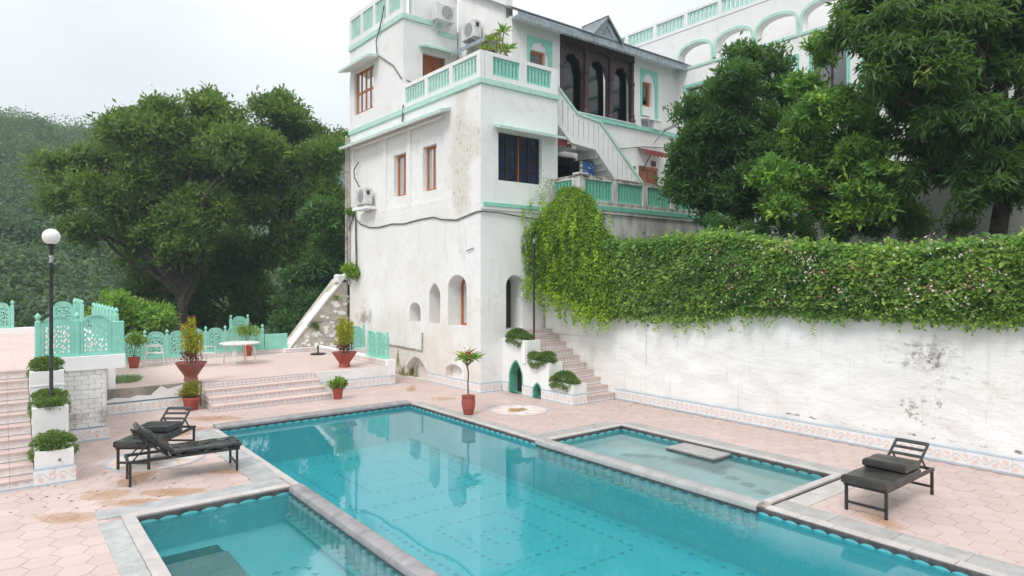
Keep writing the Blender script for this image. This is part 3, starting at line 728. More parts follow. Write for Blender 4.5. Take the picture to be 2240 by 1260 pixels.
# bands and canopies
MB().box(11.40, 14.6, 16.01, 16.066, 9.30, 9.46).build('teal_band', 'teal_pale', T); MB().box(11.39, 11.448, 16.07, 25.3, 9.30, 9.47).build('teal_band', 'teal_pale', T)
MB().box(11.53, 13.9, 16.0, 16.066, 5.63, 5.74).build('teal_band', 'teal', T); MB().box(11.46, 13.9, 16.03, 16.066, 5.53, 5.63).build('ledge', 'plaster', T)
def canopy(fr, u0, u1, z, out, cut, label_mat='teal_pale'):
    P = [fr(u0 + cut, z + .12, 0), fr(u1 - cut, z + .12, 0), fr(u1, z, -out), fr(u0, z, -out)]
    Q = [(p[0], p[1], p[2] - .06) for p in P]
    o = MB().add(P + Q, [(0, 1, 2, 3), (0, 4, 5, 1), (1, 5, 6, 2), (2, 6, 7, 3), (3, 7, 4, 0)]).build('canopy', label_mat, T, fix=True)
    q2 = [(p[0], p[1], p[2] - .062) for p in P]; MB().add(q2 + [(p[0], p[1], p[2] - .02) for p in q2], [(3, 2, 1, 0), (4, 5, 6, 7), (0, 1, 5, 4), (1, 2, 6, 5), (2, 3, 7, 6), (3, 0, 4, 7)]).build('canopy_soffit', 'plaster', o, fix=True)
canopy(FX, 17.6, 25.4, 8.78, .42, .1); canopy(FYY, 11.85, 14.56, 8.03, .42, .1); canopy(FX, 22.6, 25.2, 11.82, .55, .05)
MB().box(11.36, 11.448, 18.1, 24.95, 8.66, 8.72).build('cornice', 'tower', T)
# roof terrace floor, balustrades
MB().box(11.5, 14.5, 16.12, 20.9, 9.22, 9.355).build('terrace_floor', 'grey_plaster', T)
balustrade(T, fX(11.43), 16.07, 20.82, 9.475, 10.30, 3, 'plaster', 'teal_pale'); balustrade(T, fY(16.05), 11.61, 14.55, 9.475, 10.30, 2, 'plaster', 'teal', corner=.28)
# upper block
MB().plate(rect(20.82, 25.3, 9.365, 12.9), [rect(23.15, 24.86, 10.02, 11.72)], fX(11.45), 0, .4).build('upper_wall', 'plaster', T)
window(T, fX(11.45), 23.16, 24.85, 10.03, 11.71, 4, 2, .1, bar=.09)
MB().plate(rect(11.852, 13.76, 9.37, 15.6), [rect(12.25, 13.23, 9.5, 11.66)], fY(20.822), 0, .3).build('upper_wall', 'plaster', T)
dl = MB().plate(rect(12.26, 13.22, 9.5, 11.65), [], fY(20.82), .12, .18).build('door', 'door_wood', T)
for a in (12.34, 12.76): MB().box(a, a + .36, 20.925, 20.938, 10.6, 11.5).build('door_panel', 'door_wood', dl)
o = MB().add([(12.1, 20.82, 11.93), (13.7, 20.82, 11.93), (13.7, 20.42, 11.83), (12.1, 20.42, 11.83), (12.1, 20.82, 11.86), (13.7, 20.82, 11.86), (13.7, 20.42, 11.76), (12.1, 20.42, 11.76)], [(0, 1, 2, 3), (7, 6, 5, 4), (3, 2, 6, 7), (0, 3, 7, 4), (1, 5, 6, 2)]).build('canopy', 'teal_pale', T)
MB().box(11.39, 13.0, 20.76, 20.818, 12.72, 12.9).build('teal_band', 'teal_pale', T); MB().box(11.39, 11.448, 20.82, 25.3, 12.72, 12.9).build('teal_band', 'teal_pale', T); MB().box(12.9, 13.7, 20.77, 20.82, 12.45, 12.6).build('teal_band', 'teal_pale', T)
balustrade(T, fX(11.42), 20.8, 25.3, 12.91, 14.1, 4, 'plaster', 'teal_pale'); MB().box(11.86, 16, 21.13, 25.2, 12.6, 12.88).build('roof', 'grey_plaster', T)
# drain pipes, gutter and old cable on the tower
MB().tube([(11.36, 25.42, 9.3), (11.36, 25.42, 3.4)], .05, 8).build('drain_pipe', 'pipe', T); MB().tube([(11.36, 25.22, 9.2), (11.38, 25.2, 3.2)], .045, 8).build('drain_pipe', 'pipe', T); MB().tube([(11.38, 24.6, 6.0), (11.40, 24.55, 3.6)], .035, 8).build('drain_pipe', 'cable', T)
MB().tube([(11.42, 22.0, 1.03), (11.42, 19.5, 1.0), (11.42, 19.45, 1.02), (11.42, 19.44, 1.6)], .03, 8).build('water_pipe', 'pipe', T)
MB().tube([(11.42, 20.75, 9.6), (11.40, 20.75, 9.3), (11.38, 20.75, 9.0)], .03, 8).build('spout', 'cable', T)
cb = [(24.65, 5.82), (24.2, 5.6), (23.4, 5.42), (22.65, 5.38), (21.6, 5.44), (20.7, 5.38), (20.23, 5.42), (19.5, 5.46), (18.71, 5.47), (18.2, 5.36), (17.34, 5.28), (16.8, 5.36), (16.25, 5.45), (16.04, 5.45)]
c = MB().tube([(11.42, a, b_) for a, b_ in cb] + [(11.44, 16.02, 5.45), (12.1, 16.02, 5.45), (12.9, 16.02, 5.38), (13.6, 16.02, 5.33)], .022, 6).build('wall_cable', 'cable'); tag(c, 'old grey cable sagging along the tower wall above the arched windows', 'cable')
c = MB().tube([(11.42, 24.4, 8.1), (11.38, 24.75, 7.8), (11.38, 24.7, 7.5), (11.40, 24.3, 7.1)], .025, 6).build('wall_cable', 'cable'); tag(c, 'short dark cable loop above the air conditioner under the long canopy', 'cable')
c = MB().tube([(11.41, 22.2, 13.6), (11.36, 22.3, 13.1), (11.36, 22.75, 12.4), (11.38, 22.7, 11.9), (11.40, 22.4, 11.72), (11.41, 21.5, 11.2), (11.41, 20.9, 10.6), (11.7, 20.79, 10.5), (12.1, 20.79, 10.45)], .022, 6).build('wall_cable', 'cable'); tag(c, 'dark cable hanging from the top balustrade to the corner of the terrace', 'cable')
c = MB().tube([(11.42, 24.75, 6.1), (11.36, 25.2, 5.4), (11.34, 25.46, 4.9), (11.34, 25.46, 3.4)], .03, 6).build('wall_cable', 'cable'); tag(c, 'dark cable bending round the tower corner by the drain pipes', 'cable')
c = MB().tube([(11.40, 16.75, 4.28), (11.41, 16.4, 4.36)], .016, 6).build('wall_bracket', 'cable'); tag(c, 'small dark bracket stub on the wall above the widest arched window', 'bracket')
# arched windows, set deep
for i, (a, hd) in enumerate(zip(A, ((19.60, 20.36, 1.93, 2.35, 2.62, 'round'), (18.34, 19.03, 1.93, 2.95, 3.29, 'point'), (16.81, 17.87, 1.93, 3.15, 3.56, 'round')))):
    u0, u1, v0, vs, vt, kd = hd; q = .07
    f = MB().plate(arch(u0 + .003, u1 - .003, v0 + .003, vs, vt - .003, kd), [arch(u0 + q, u1 - q, v0 + q, vs, vt - q, kd)], FX, .50, .57).build('window', 'wood', T)
    MB().plate(arch(u0 + q * .8, u1 - q * .8, v0 + q * .8, vs, vt - q * .8, kd), [], FX, .53, .537).build('pane', 'glass', f)
MB().box(12.3, 12.32, 16.7, 21, .1, 5.6).build('inner_wall', 'interior', T)
# tiled plinth
def border(root, ax, a0, a1, c, h=.30, z0=0, L=.30, mat='border_tile', out=.03, name='border_tile'):
    n = max(1, round((a1 - a0) / L))
    for k in range(n):
        s_, e_ = a0 + k * (a1 - a0) / n + .0015, a0 + (k + 1) * (a1 - a0) / n - .0015
        if ax == 'y': MB().box(c - out, c - .001, s_, e_, z0 + .0, z0 + h).build(name, mat, root)
        else: MB().box(s_, e_, c - out, c - .001, z0, z0 + h).build(name, mat, root)
border(T, 'y', 16.04, 19.15, 11.45); border(T, 'x', 11.42, 12.2, 16.07)
# air conditioners
def aircon(loc, rz, label, cage=False):
    t = thing('air_conditioner', loc, label, 'air conditioner', local=True, rz=rz)
    b_ = MB().bbox(-.42, .42, 0, .32, 0, .6, .02).build('casing', 'ac_white', t)
    MB().plate([(.06 + .24 * math.cos(k * .3927), .3 + .24 * math.sin(k * .3927)) for k in range(16)], [], fY(0), -.012, -.001).build('fan_grille', 'ac_grille', b_)
    for k in range(-3, 4): MB().box(.06 - .2, .06 + .2, -.02, -.013, .3 + k * .06 - .006, .3 + k * .06 + .006).build('grille_bar', 'ac_white', b_)
    MB().box(.424, .44, .08, .2, .35, .5).build('valve_cover', 'black_metal', b_)
    for x in (-.3, .3): MB().bar((x, .0, -.03), (x, .55, -.03), .03).bar((x, .05, -.04), (x, .54, -.3), .025).build('bracket', 'ac_white', t)
    return t
aircon((11.05, 23.5, 6.3), R(-90), 'white air conditioner box on brackets beside the two narrow wooden windows'); aircon((12.95, 20.35, 12.85), R(0), 'white air conditioner mounted high above the brown terrace door'); aircon((13.35, 19.55, 12.05), R(-90), 'white air conditioner on the pale wall over the little porch roof')
MB().bbox(11.05, 11.44, 22.9, 24.2, 6.1, 6.2, .01).build('shelf', 'plaster', T)
# ------------------------------------------------------------------ west wing with the carved arcade
G = thing('hotel_wing', (13.78, 17.5, 5.6), 'white upper wing with dark carved wooden arcade under a slate eave', 'building')
g = fY(17.5)
AR = (15.96, 19.92)
n1, n2 = rect(14.56, 15.26, 10.75, 11.38), rect(20.33, 20.97, 10.38, 11.37)
MB().plate(rect(13.78, 22.6, 5.62, 12.35), [rect(AR[0], AR[1], 9.56, 12.25), n1, n2, rect(20.36, 20.88, 9.56, 10.02), rect(20.19, 21.40, 5.70, 7.97), rect(19.2, 20.06, 6.6, 7.9), rect(15.0, 16.75, 5.7, 7.85)], g, 0, .35).build('wall', 'plaster', G)
MB().plate(rect(17.852, 20.8, 9.37, 13.9), [rect(18.5, 19.4, 9.5, 11.6)], fX(13.78), 0, .3).build('wall', 'plaster', G); MB().box(13.9, 13.95, 18.5, 19.4, 9.5, 11.6).build('door', 'door_wood', G)
window(G, g, 14.565, 15.255, 10.755, 11.375, 1, 1, .12, bar=.1); window(G, g, 20.335, 20.965, 10.385, 11.365, 1, 1, .12, bar=.1)
for (a, b_, z0, z1) in ((14.43, 15.57, 10.3, 11.84), (20.28, 21.35, 9.9, 11.86)):        # teal cusped surrounds
    MB().plate(rect(a, b_, z0, z1), [arch(a + .1, b_ - .18, z0 + .0005, z1 - .62, z1 - .12, 'cusp', 27)[0:2] + arch(a + .1, b_ - .18, z0 + .001, z1 - .62, z1 - .12, 'cusp', 27)[2:]], g, -.03, -.002).build('teal_surround', 'teal', G)
MB().box(20.28, 21.45, 17.3, 17.498, 9.83, 9.88).build('sill', 'plaster', G); MB().box(20.34, 20.9, 17.6, 17.65, 9.56, 10.02).build('shutter', 'curtain', G)
MB().box(20.95, 21.3, 17.35, 17.498, 9.5, 9.82).build('sill_bracket', 'plaster', G)
MB().box(13.9, 22.5, 17.42, 17.498, 9.36, 9.52).build('teal_band', 'teal', G); MB().box(15.9, 20.0, 17.40, 17.55, 9.525, 9.56).build('arcade_sill', 'plaster', G)
# arcade: posts, cusped arches, lintel, glazing
AC = thing('carved_arcade', (17.9, 17.5, 9.56), 'dark carved wooden arcade of three cusped arches with turned pillars', 'arcade')
bay = (AR[1] - AR[0]) / 3
for k in range(3):
    a = AR[0] + k * bay; b_ = a + bay
    MB().plate(rect(a + .005, b_ - .005, 9.565, 11.95), [arch(a + .17, b_ - .17, 9.5655, 11.05, 11.72, 'cusp', 27)], g, .06, .14).build('cusped_arch', 'dark_wood', AC)
    MB().plate(rect(a + .1, b_ - .1, 9.57, 11.9), [], g, .30, .31).build('pane', 'glass_dark', AC)
for k in range(4):
    x = min(max(AR[0] + k * bay, AR[0] + .09), AR[1] - .09)
    MB().lathe([(.12, 0), (.12, .14), (.08, .2), (.10, .30), (.07, .38), (.075, 1.1), (.085, 1.35), (.06, 1.42), (.10, 1.5), (.10, 1.58), (.07, 1.64), (.07, 2.38)], (x, 17.51, 9.565), 12).build('pillar', 'dark_wood', AC, smooth=True)
MB().box(AR[0] + .01, AR[1] - .01, 17.45, 17.66, 11.955, 12.24).build('lintel', 'dark_wood', AC)
for k in range(3): MB().box(AR[0] + k * bay + .15, AR[0] + (k + 1) * bay - .15, 17.42, 17.448, 12.02, 12.15).build('lintel_panel', 'dark_wood', AC)
MB().box(15.9, 20, 19.4, 19.45, 9.4, 12.3).build('inner_wall', 'room_dark', G); MB().box(14.0, 22.5, 17.9, 22, 9.3, 9.36).build('floor', 'interior', G); MB().box(14.5, 22, 17.9, 19.4, 5.55, 5.6).build('floor', 'interior', G)
# eave, lace board, slate roof and dormer
RF = thing('slate_roof', (18, 17.0, 12.2), 'grey slate roof with lace board eave and small pointed dormer over the arcade', 'roof')
ez, ey = 12.32, 16.95
MB().add([(13.6, ey, ez), (22.9, ey, ez), (22.9, 21, ez + 2.2), (13.6, 21, ez + 2.2), (13.6, ey, ez - .06), (22.9, ey, ez - .06), (22.9, 21, ez + 2.14), (13.6, 21, ez + 2.14)], [(0, 1, 2, 3), (7, 6, 5, 4), (0, 4, 5, 1), (1, 5, 6, 2), (3, 7, 4, 0)]).build('roof_slope', 'slate', RF)
for r_ in range(3):
    x = 13.55 + .15 * r_; 
    while x < 22.8:
        MB().add([(x, ey - .03 + .3 * r_, ez + .012 + .163 * r_), (x + .29, ey - .03 + .3 * r_, ez + .012 + .163 * r_), (x + .29, ey + .34 + .3 * r_, ez + .20 + .163 * r_), (x, ey + .34 + .3 * r_, ez + .20 + .163 * r_), (x, ey - .03 + .3 * r_, ez - .004 + .163 * r_), (x + .29, ey - .03 + .3 * r_, ez - .004 + .163 * r_)], [(0, 1, 2, 3), (4, 5, 1, 0)]).build('shingle', 'slate', RF); x += .30
n = 44; low = []
for k in range(n * 2 + 1): low.append((13.6 + 9.3 * k / (2 * n), ez - .30 + (.05 if k % 2 else 0)))
MB().plate(low + [(22.9, ez - .065), (13.6, ez - .065)], [], fY(ey), .0, .03).build('lace_board', 'roof_lace', RF)
MB().box(13.7, 22.6, ey + .05, 17.49, ez - .1, ez - .065).build('soffit', 'plaster', RF)
dx, dz = 17.80, 13.02
MB().plate([(17.12, 12.3), (18.48, 12.3), (dx, dz)], [[(17.48, 12.4), (18.12, 12.4), (dx, 12.78)]], fY(16.93), 0, .06).build('dormer_frame', 'roof_lace', RF)
MB().plate([(17.48, 12.4), (18.12, 12.4), (dx, 12.78)], [], fY(16.93), .03, .05).build('dormer_face', 'slate', RF)
MB().add([(17.0, 16.85, 12.26), (dx, 16.85, dz + .06), (dx, 19.5, dz + .06), (17.0, 17.0, 12.34), (17.0, 16.85, 12.2), (dx, 16.85, dz)], [(0, 1, 2, 3), (0, 4, 5, 1)]).add([(18.6, 16.85, 12.26), (dx, 16.85, dz + .06), (dx, 19.5, dz + .06), (18.6, 17.0, 12.34), (18.6, 16.85, 12.2), (dx, 16.85, dz)], [(3, 2, 1, 0), (1, 5, 4, 0)]).build('dormer_roof', 'slate', RF)
for sd_ in (-1, 1):
    for r_ in range(4):
        for k in range(4):
            t0, t1 = r_ / 4, (r_ + 1) / 4 + .04; bx = 17.0 if sd_ < 0 else 18.6
            def dp(t_, y): return (bx + (dx - bx) * t_, y, 12.275 + (dz - 12.2) * t_ + .012)
            y0 = 16.84 + k * .36
            if y0 > 16.9 + 2.0 * t0: continue
            MB().add([dp(t0, y0), dp(t0, y0 + .34), dp(t1, y0 + .34), dp(t1, y0)], [(0, 1, 2, 3)]).build('shingle', 'slate', RF)
# porch roof over the terrace side door
PR = thing('porch_roof', (13.4, 18.9, 11.6), 'small scalloped tin porch roof over the terrace side door', 'porch roof')
MB().add([(13.78, 18.1, 12.0), (13.78, 20.2, 12.0), (13.1, 20.2, 11.68), (13.1, 18.1, 11.68), (13.78, 18.1, 11.97), (13.78, 20.2, 11.97), (13.1, 20.2, 11.65), (13.1, 18.1, 11.65)], [(0, 1, 2, 3), (7, 6, 5, 4), (2, 6, 7, 3), (3, 7, 4, 0)]).build('tin_sheet', 'slate', PR)
low = []
for k in range(29): low.append((18.1 + 2.1 * k / 28, 11.50 + (.06 if k % 2 else 0)))
MB().plate(low + [(20.2, 11.66), (18.1, 11.66)], [], fX(13.09), 0, .02).build('scalloped_board', 'roof_lace', PR)
MB().bar((13.76, 18.3, 11.2), (13.15, 18.3, 11.64), .05).build('strut', 'dark_wood', PR)
# outside stair between terrace and platform
ST = thing('outside_stair', (16.6, 16.3, 5.7), 'white outside stair with slotted parapet and teal handrail descending beneath the arcade', 'stair')
top_l = [(14.56, 9.95), (15.65, 9.05), (16.76, 8.92), (19.4, 6.63), (19.8, 6.3)]; bot_l = [(19.8, 5.71), (18.9, 5.71), (16.55, 7.95), (15.39, 8.05), (14.56, 8.75)]
sl = []
def top_at(x):
    for (a, b_), (c, d) in zip(top_l, top_l[1:]):
        if a <= x <= c: return b_ + (d - b_) * (x - a) / (c - a)
def bot_at(x):
    q = bot_l[::-1]
    for (a, b_), (c, d) in zip(q, q[1:]):
        if a <= x <= c: return b_ + (d - b_) * (x - a) / (c - a)
    return 5.71
for k in range(19):
    x = 14.75 + k * .245
    if x > 19.2: break
    z1_, z0_ = top_at(x) - .16, bot_at(x) + .22
    sl.append([(x - .028, z0_), (x + .028, z0_), (x + .028, z1_), (x - .028, z1_)])
MB().plate(bot_l[::-1][:0] + [(u, v) for u, v in top_l][::-1] + [(14.56, 8.75), (15.39, 8.05), (16.55, 7.95), (18.9, 5.71), (19.8, 5.71)], sl, fY(16.3), 0, .12).build('slotted_parapet', 'plaster', ST)
for (a, b_), (c, d) in zip(top_l[:-1], top_l[1:]): MB().bar((a, 16.36, b_ + .04), (c, 16.36, d + .04), .2, .09).build('handrail', 'teal_pale', ST)
k = 0; x, z = 14.6, 9.2
for k in range(6): MB().box(14.58 + k * .19, 14.77 + k * .19, 16.43, 17.38, 8.55 - .13 * k, 9.2 - .17 * k).build('step', 'plaster', ST)
MB().box(15.72, 16.7, 16.43, 17.38, 8.0, 8.18).build('landing', 'plaster', ST)
for k in range(13): MB().box(16.7 + k * .21, 16.91 + k * .21, 16.43, 17.38, max(5.72, 7.72 - .19 * k), 8.0 - .18 * k).build('step', 'plaster', ST)
# things on the platform below the stair
dw = MB().plate(rect(15.02, 16.72, 5.72, 7.83), [rect(15.1, 15.85, 5.8, 7.75), rect(15.92, 16.64, 5.8, 7.75)], g, .1, .16).build('door', 'dark_frame', G)
for a, b_ in ((15.1, 15.85), (15.92, 16.64)): MB().plate(rect(a, b_, 5.8, 7.75), [], g, .13, .137).build('pane', 'glass_blue', dw)
MB().plate(rect(15.03, 16.7, 5.7, 7.8), [], g, .3, .31).build('curtain', 'room_dark', dw)  # dark sheet in place of the unlit room behind the panes
d2 = MB().plate(rect(20.2, 21.39, 5.71, 7.96), [rect(20.3, 21.29, 5.72, 7.86)], g, .05, .14).build('door_frame', 'wood', G)
MB().plate(rect(20.305, 21.285, 5.73, 7.855), [], g, .09, .13).build('door', 'door_wood', d2); MB().plate(rect(20.36, 20.76, 5.9, 7.7), [], g, .075, .089).build('door_panel', 'door_wood', d2); MB().plate(rect(20.83, 21.23, 5.9, 7.7), [], g, .075, .089).build('door_panel', 'door_wood', d2)
window(G, g, 19.21, 20.05, 6.61, 7.89, 2, 1, .12, 'dark_frame', 'glass_dark', .06, back='room_dark')
o = MB().plate(rect(20.92, 21.12, 6.55, 7.1), [], g, .055, .06).build('notice', 'paper'); tag(o, 'white paper notice pinned to the brown wooden door', 'notice')
o = MB().plate(rect(20.95, 21.22, 8.0, 8.22), [], g, -.03, -.002).build('plaque', 'plaque'); tag(o, 'small dark red plaque above the brown wooden door', 'plaque')
fr_ = thing('drinks_cooler', (16.5, 16.95, 5.75), 'tall drinks cooler with bright blue printed door under the outside stair', 'cooler')
MB().bbox(16.2, 16.95, 16.75, 17.3, 5.75, 7.62, .03).build('cabinet', 'black_metal', fr_); MB().box(16.22, 16.93, 16.735, 16.748, 5.95, 7.58).build('printed_door', 'fridge_print', fr_)
def awning(x0, x1, y0, y1, z0, z1, label):
    t = thing('awning', (x0, y0, z0), label, 'awning'); n = 6; low = []
    MB().add([(x0, y1, z1), (x1, y1, z1), (x1, y0, z0), (x0, y0, z0), (x0, y1, z1 - .03), (x1, y1, z1 - .03), (x1, y0, z0 - .03), (x0, y0, z0 - .03)], [(0, 1, 2, 3), (7, 6, 5, 4), (3, 2, 6, 7), (0, 3, 7, 4), (1, 5, 6, 2)]).build('sheet', 'red_awning', t)
    for k in range(n * 2 + 1): low.append((x0 + (x1 - x0) * k / (2 * n), z0 - .22 + (.07 if k % 2 else 0)))
    MB().plate(low + [(x1, z0 - .032), (x0, z0 - .032)], [], fY(y0), 0, .015).build('scalloped_edge', 'red_awning', t)
    MB().bar((x0 + .3, y1 - .02, z0 - .7), (x0 + .35, y0 + .03, z0 - .05), .03).build('strut', 'black_metal', t)
awning(14.6, 15.7, 16.45, 17.45, 8.12, 8.4, 'red scalloped awning over the dark door under the stair'); awning(20.1, 21.5, 17.0, 17.49, 8.5, 8.66, 'red scalloped awning on a thin strut over the brown wooden door')
t = thing('floodlight', (21.2, 17.4, 9.0), 'grey floodlight on a bent arm below the teal band of the wing', 'floodlight')
MB().tube([(21.1, 17.48, 8.95), (21.1, 17.3, 9.1), (21.1, 16.9, 9.35)], .02, 6).build('arm', 'lamp_metal', t); MB().bar((21.05, 16.95, 9.36), (21.45, 16.5, 9.62), .3, .06).build('head', 'lamp_metal', t)
c = MB().tube([(16.9, 17.46, 8.55), (18, 17.46, 8.45), (19.2, 17.46, 8.5), (20.4, 17.46, 8.72), (21.8, 17.46, 8.85)], .015, 6).build('wall_cable', 'cable'); tag(c, 'thin cable strung along the wing wall behind the stair handrail', 'cable')
# ------------------------------------------------------------------ east wing with the arched gallery
Q = thing('gallery_wing', (22.6, 12, 2.5), 'long white gallery wing with wide teal edged arches behind the garden trees', 'building')
q = fX(22.6)
AH = []
for k in range(8):
    y1 = 17.35 - k * 1.78; AH.append((y1 - 1.55, y1))
RW = [(17.0 - k * 1.78 - 1.2, 17.0 - k * 1.78) for k in range(8)]
MB().plate(rect(-1, 22, 2.4, 13.78), [arch(a, b_, 12.2, 12.6, 13.1, 'flat') for a, b_ in AH] + [rect(a, b_, 9.7, 11.35) for a, b_ in RW], q, 0, .35).build('wall', 'plaster', Q)
for a, b_ in AH: MB().plate(arch(a - .1, b_ + .1, 12.1, 12.6, 13.22, 'flat'), [arch(a + .002, b_ - .002, 12.2, 12.6, 13.1, 'flat')], q, -.04, -.002).build('teal_surround', 'teal_pale', Q)
for a, b_ in RW:
    MB().plate(rect(a - .1, b_ + .1, 9.6, 11.47), [rect(a + .002, b_ - .002, 9.7, 11.35)], q, -.04, -.002).build('teal_surround', 'teal', Q)
    window(Q, q, a + .003, b_ - .003, 9.703, 11.347, 2, 1, .2, 'dark_frame', 'glass_dark', .07, back='room_dark')
balustrade(Q, fX(22.58), -1, 22, 13.79, 14.55, 14, 'plaster', 'teal_pale'); MB().box(23.0, 26, -1, 22, 12.0, 12.1).build('gallery_floor', 'interior_light', Q); MB().box(25.5, 25.7, -1, 22, 12.1, 14.4).build('gallery_back_wall', 'tower', Q); MB().box(25.95, 26.1, -1, 22, 2.4, 12).build('back_wall', 'plaster', Q)
MB().box(21.6, 22.598, 4.2, 11.5, 2.4, 6.55).build('grey_buttress_wall', 'grey_plaster', Q)
# lean-to tin roof glimpsed through the first arch
MB().add([(24.9, 15.6, 12.75), (24.9, 17.4, 12.9), (23.6, 17.4, 12.45), (23.6, 15.6, 12.25), (24.9, 15.6, 12.7), (24.9, 17.4, 12.85), (23.6, 17.4, 12.4), (23.6, 15.6, 12.2)], [(0, 1, 2, 3), (7, 6, 5, 4), (2, 6, 7, 3), (3, 7, 4, 0)]).build('tin_roof', 'slate', Q)
# ================================================================== WALLS, PLATFORM, STAIRS
W = thing('retaining_wall', (14, 8, 0), 'long white lime washed retaining wall with tiled foot under the flowering hedge', 'wall')
# uneven lime-washed face as a displaced sheet over a solid core
ny, nz = 150, 30; y0, y1 = -3.0, 16.0; m = MB(); V = []
r2 = np.random.default_rng(3)
ph = r2.uniform(0, 6.28, (14, 3)); fq = r2.uniform(.6, 6, (14, 2))
def wob(y, z): return sum(math.sin(fq[k, 0] * y + ph[k, 0]) * math.sin(fq[k, 1] * 2.2 * z + ph[k, 1]) for k in range(14)) * .0045
for j in range(nz + 1):
    for i in range(ny + 1):
        y = y0 + (y1 - y0) * i / ny; z = 2.62 * j / nz
        V.append((13.985 + wob(y, z) - .02 * (1 - j / nz), y, z))
n_ = ny + 1
m.add(V, [(j * n_ + i, j * n_ + n_ + i, j * n_ + n_ + i + 1, j * n_ + i + 1) for j in range(nz) for i in range(ny)]); m.build('wall_face', 'wall_plaster', W, smooth=True)
MB().box(14.06, 14.35, y0, y1, 0, 2.62).build('wall_core', 'wall_plaster', W); MB().box(13.985, 14.36, y0, 14.6, 2.622, 2.66).build('wall_top', 'wall_plaster', W)
MB().box(13.945, 13.965, 13.2, 15.98, 1.72, 2.95).build('plaster_panel', 'wall_plaster', W); MB().box(13.93, 13.95, 11.83, 11.87, 1.2, 2.2).build('joint', 'wall_plaster', W)
border(W, 'y', -3, 12.93, 13.95, L=.30, out=.035)
c = MB().tube([(13.95, 2, 2.69), (13.95, 5, 2.7), (13.96, 8.5, 2.69)], .03, 6).build('garden_hose', 'cable'); tag(c, 'black hose lying along the top of the retaining wall below the hedge', 'hose')
gb = MB().box(14.35, 22.7, -3, 14.66, 1.5, 2.55).build('garden_bed', 'earth'); tag(gb, kind='structure')
# platform with teal panels, above the hanging vine
PL = thing('balcony_platform', (17, 14.65, 2.5), 'weathered white balcony platform with teal slotted panels behind the hanging vine', 'balcony')
MB().plate(rect(14.2, 20.6, 2.5, 5.56), [], fY(14.65), 0, .4).build('wall', 'platform_plaster', PL); MB().plate(rect(14.652, 16.05, 2.5, 5.56), [], fX(14.2), 0, .4).build('wall', 'platform_plaster', PL)
MB().box(14.15, 20.62, 14.58, 14.648, 5.60, 5.74).build('teal_band', 'teal_worn', PL); MB().box(14.13, 14.198, 14.6, 16.05, 5.60, 5.74).build('teal_band', 'teal_worn', PL); MB().box(14.2, 20.6, 14.6, 14.648, 5.50, 5.598).build('ledge', 'platform_plaster', PL)
balustrade(PL, fY(14.64), 14.18, 20.3, 5.745, 6.66, 4, 'platform_plaster', 'teal_worn', corner=.24, slots=8); balustrade(PL, fX(14.19), 14.81, 16.03, 5.745, 6.66, 1, 'platform_plaster', 'teal_worn', corner=.2, slots=5)
MB().box(14.35, 22.58, 14.85, 17.4, 5.56, 5.69).build('floor', 'grey_plaster', PL)
MB().box(14.12, 14.5, 14.58, 14.9, 6.662, 6.72).build('corner_cap', 'platform_plaster', PL)
# garden stair going down at the far end of the platform
GS = thing('garden_stair', (21, 14.2, 2.55), 'garden stair with teal slotted railing stepping down beside the balcony platform', 'stair')
for k in range(9): MB().box(20.7, 22.2, 14.6 - .3 * (k + 1), 14.6 - .3 * k, 2.5, 5.5 - .32 * k).build('step', 'plaster', GS)
MB().plate([(14.65, 5.2), (14.65, 6.35), (12.0, 3.6), (12.0, 2.55), (12.2, 2.55)], [[(14.5 - k * .3, 5.25 - k * .31), (14.5 - k * .3, 6.0 - k * .31), (14.36 - k * .3, 5.86 - k * .31), (14.36 - k * .3, 5.1 - k * .31)] for k in range(8)], fX(20.62), 0, .08).build('slotted_railing', 'teal_worn', GS)
MB().bar((20.66, 14.66, 6.42), (20.66, 12.0, 3.66), .2, .1).build('handrail', 'plaster', GS)
# stair up to the arched door, with stepped planters on its flank
S = thing('arch_stair', (13.1, 12.95, 0), 'tiled stair rising along the white wall to the tall arched doorway', 'stair')
for k in range(10):
    y = 12.95 + .3 * k; z = .185 * (k + 1)
    MB().box(12.78, 13.95, y + .02, 16.06, z - .184, z - .025).build('step_core', 'plaster', S)
    MB().box(12.78, 13.95, y + .0, y + .019, z - .184, z - .026).build('riser_tile', 'riser_tile_c', S)
    for a, b_ in ((12.78, 13.17), (13.175, 13.56), (13.565, 13.95)): MB().bbox(a, b_, y - .02, y + .30 if k < 9 else 16.05, z - .025, z, .004).build('tread_tile', 'deck_tile', S)
P_ = thing('stepped_planter', (12.5, 12.95, 0), 'white stepped planter with green arched openings and tiled foot flanking the arch stair', 'planter')
hA, hB = arch(15.10, 15.69, .0005, .55, .96, 'point'), arch(14.23, 14.58, .0005, .22, .41, 'point')
prof = [(12.93, 0), (16.06, 0), (16.06, 1.62), (14.87, 1.62), (14.87, 1.06), (13.9, 1.06), (13.9, .56), (12.93, .56)]
MB().plate(prof, [hA, hB], fX(12.26), 0, .10).build('front_wall', 'plaster', P_)
for (u0, u1, vs, vt, hh) in ((15.10, 15.69, .55, .96, hA), (14.23, 14.58, .22, .41, hB)):
    MB().plate(arch(u0 - .05, u1 + .05, .0, vs, vt + .05, 'point'), [arch(u0 + .002, u1 - .002, .0005, vs, vt - .002, 'point')], fX(12.26), -.004, .30).build('green_arch_lining', 'teal_green', P_)
    MB().box(12.57, 12.6, u0 - .2, u1 + .2, 0, 1.0).build('inner_dark', 'room_dark', P_)
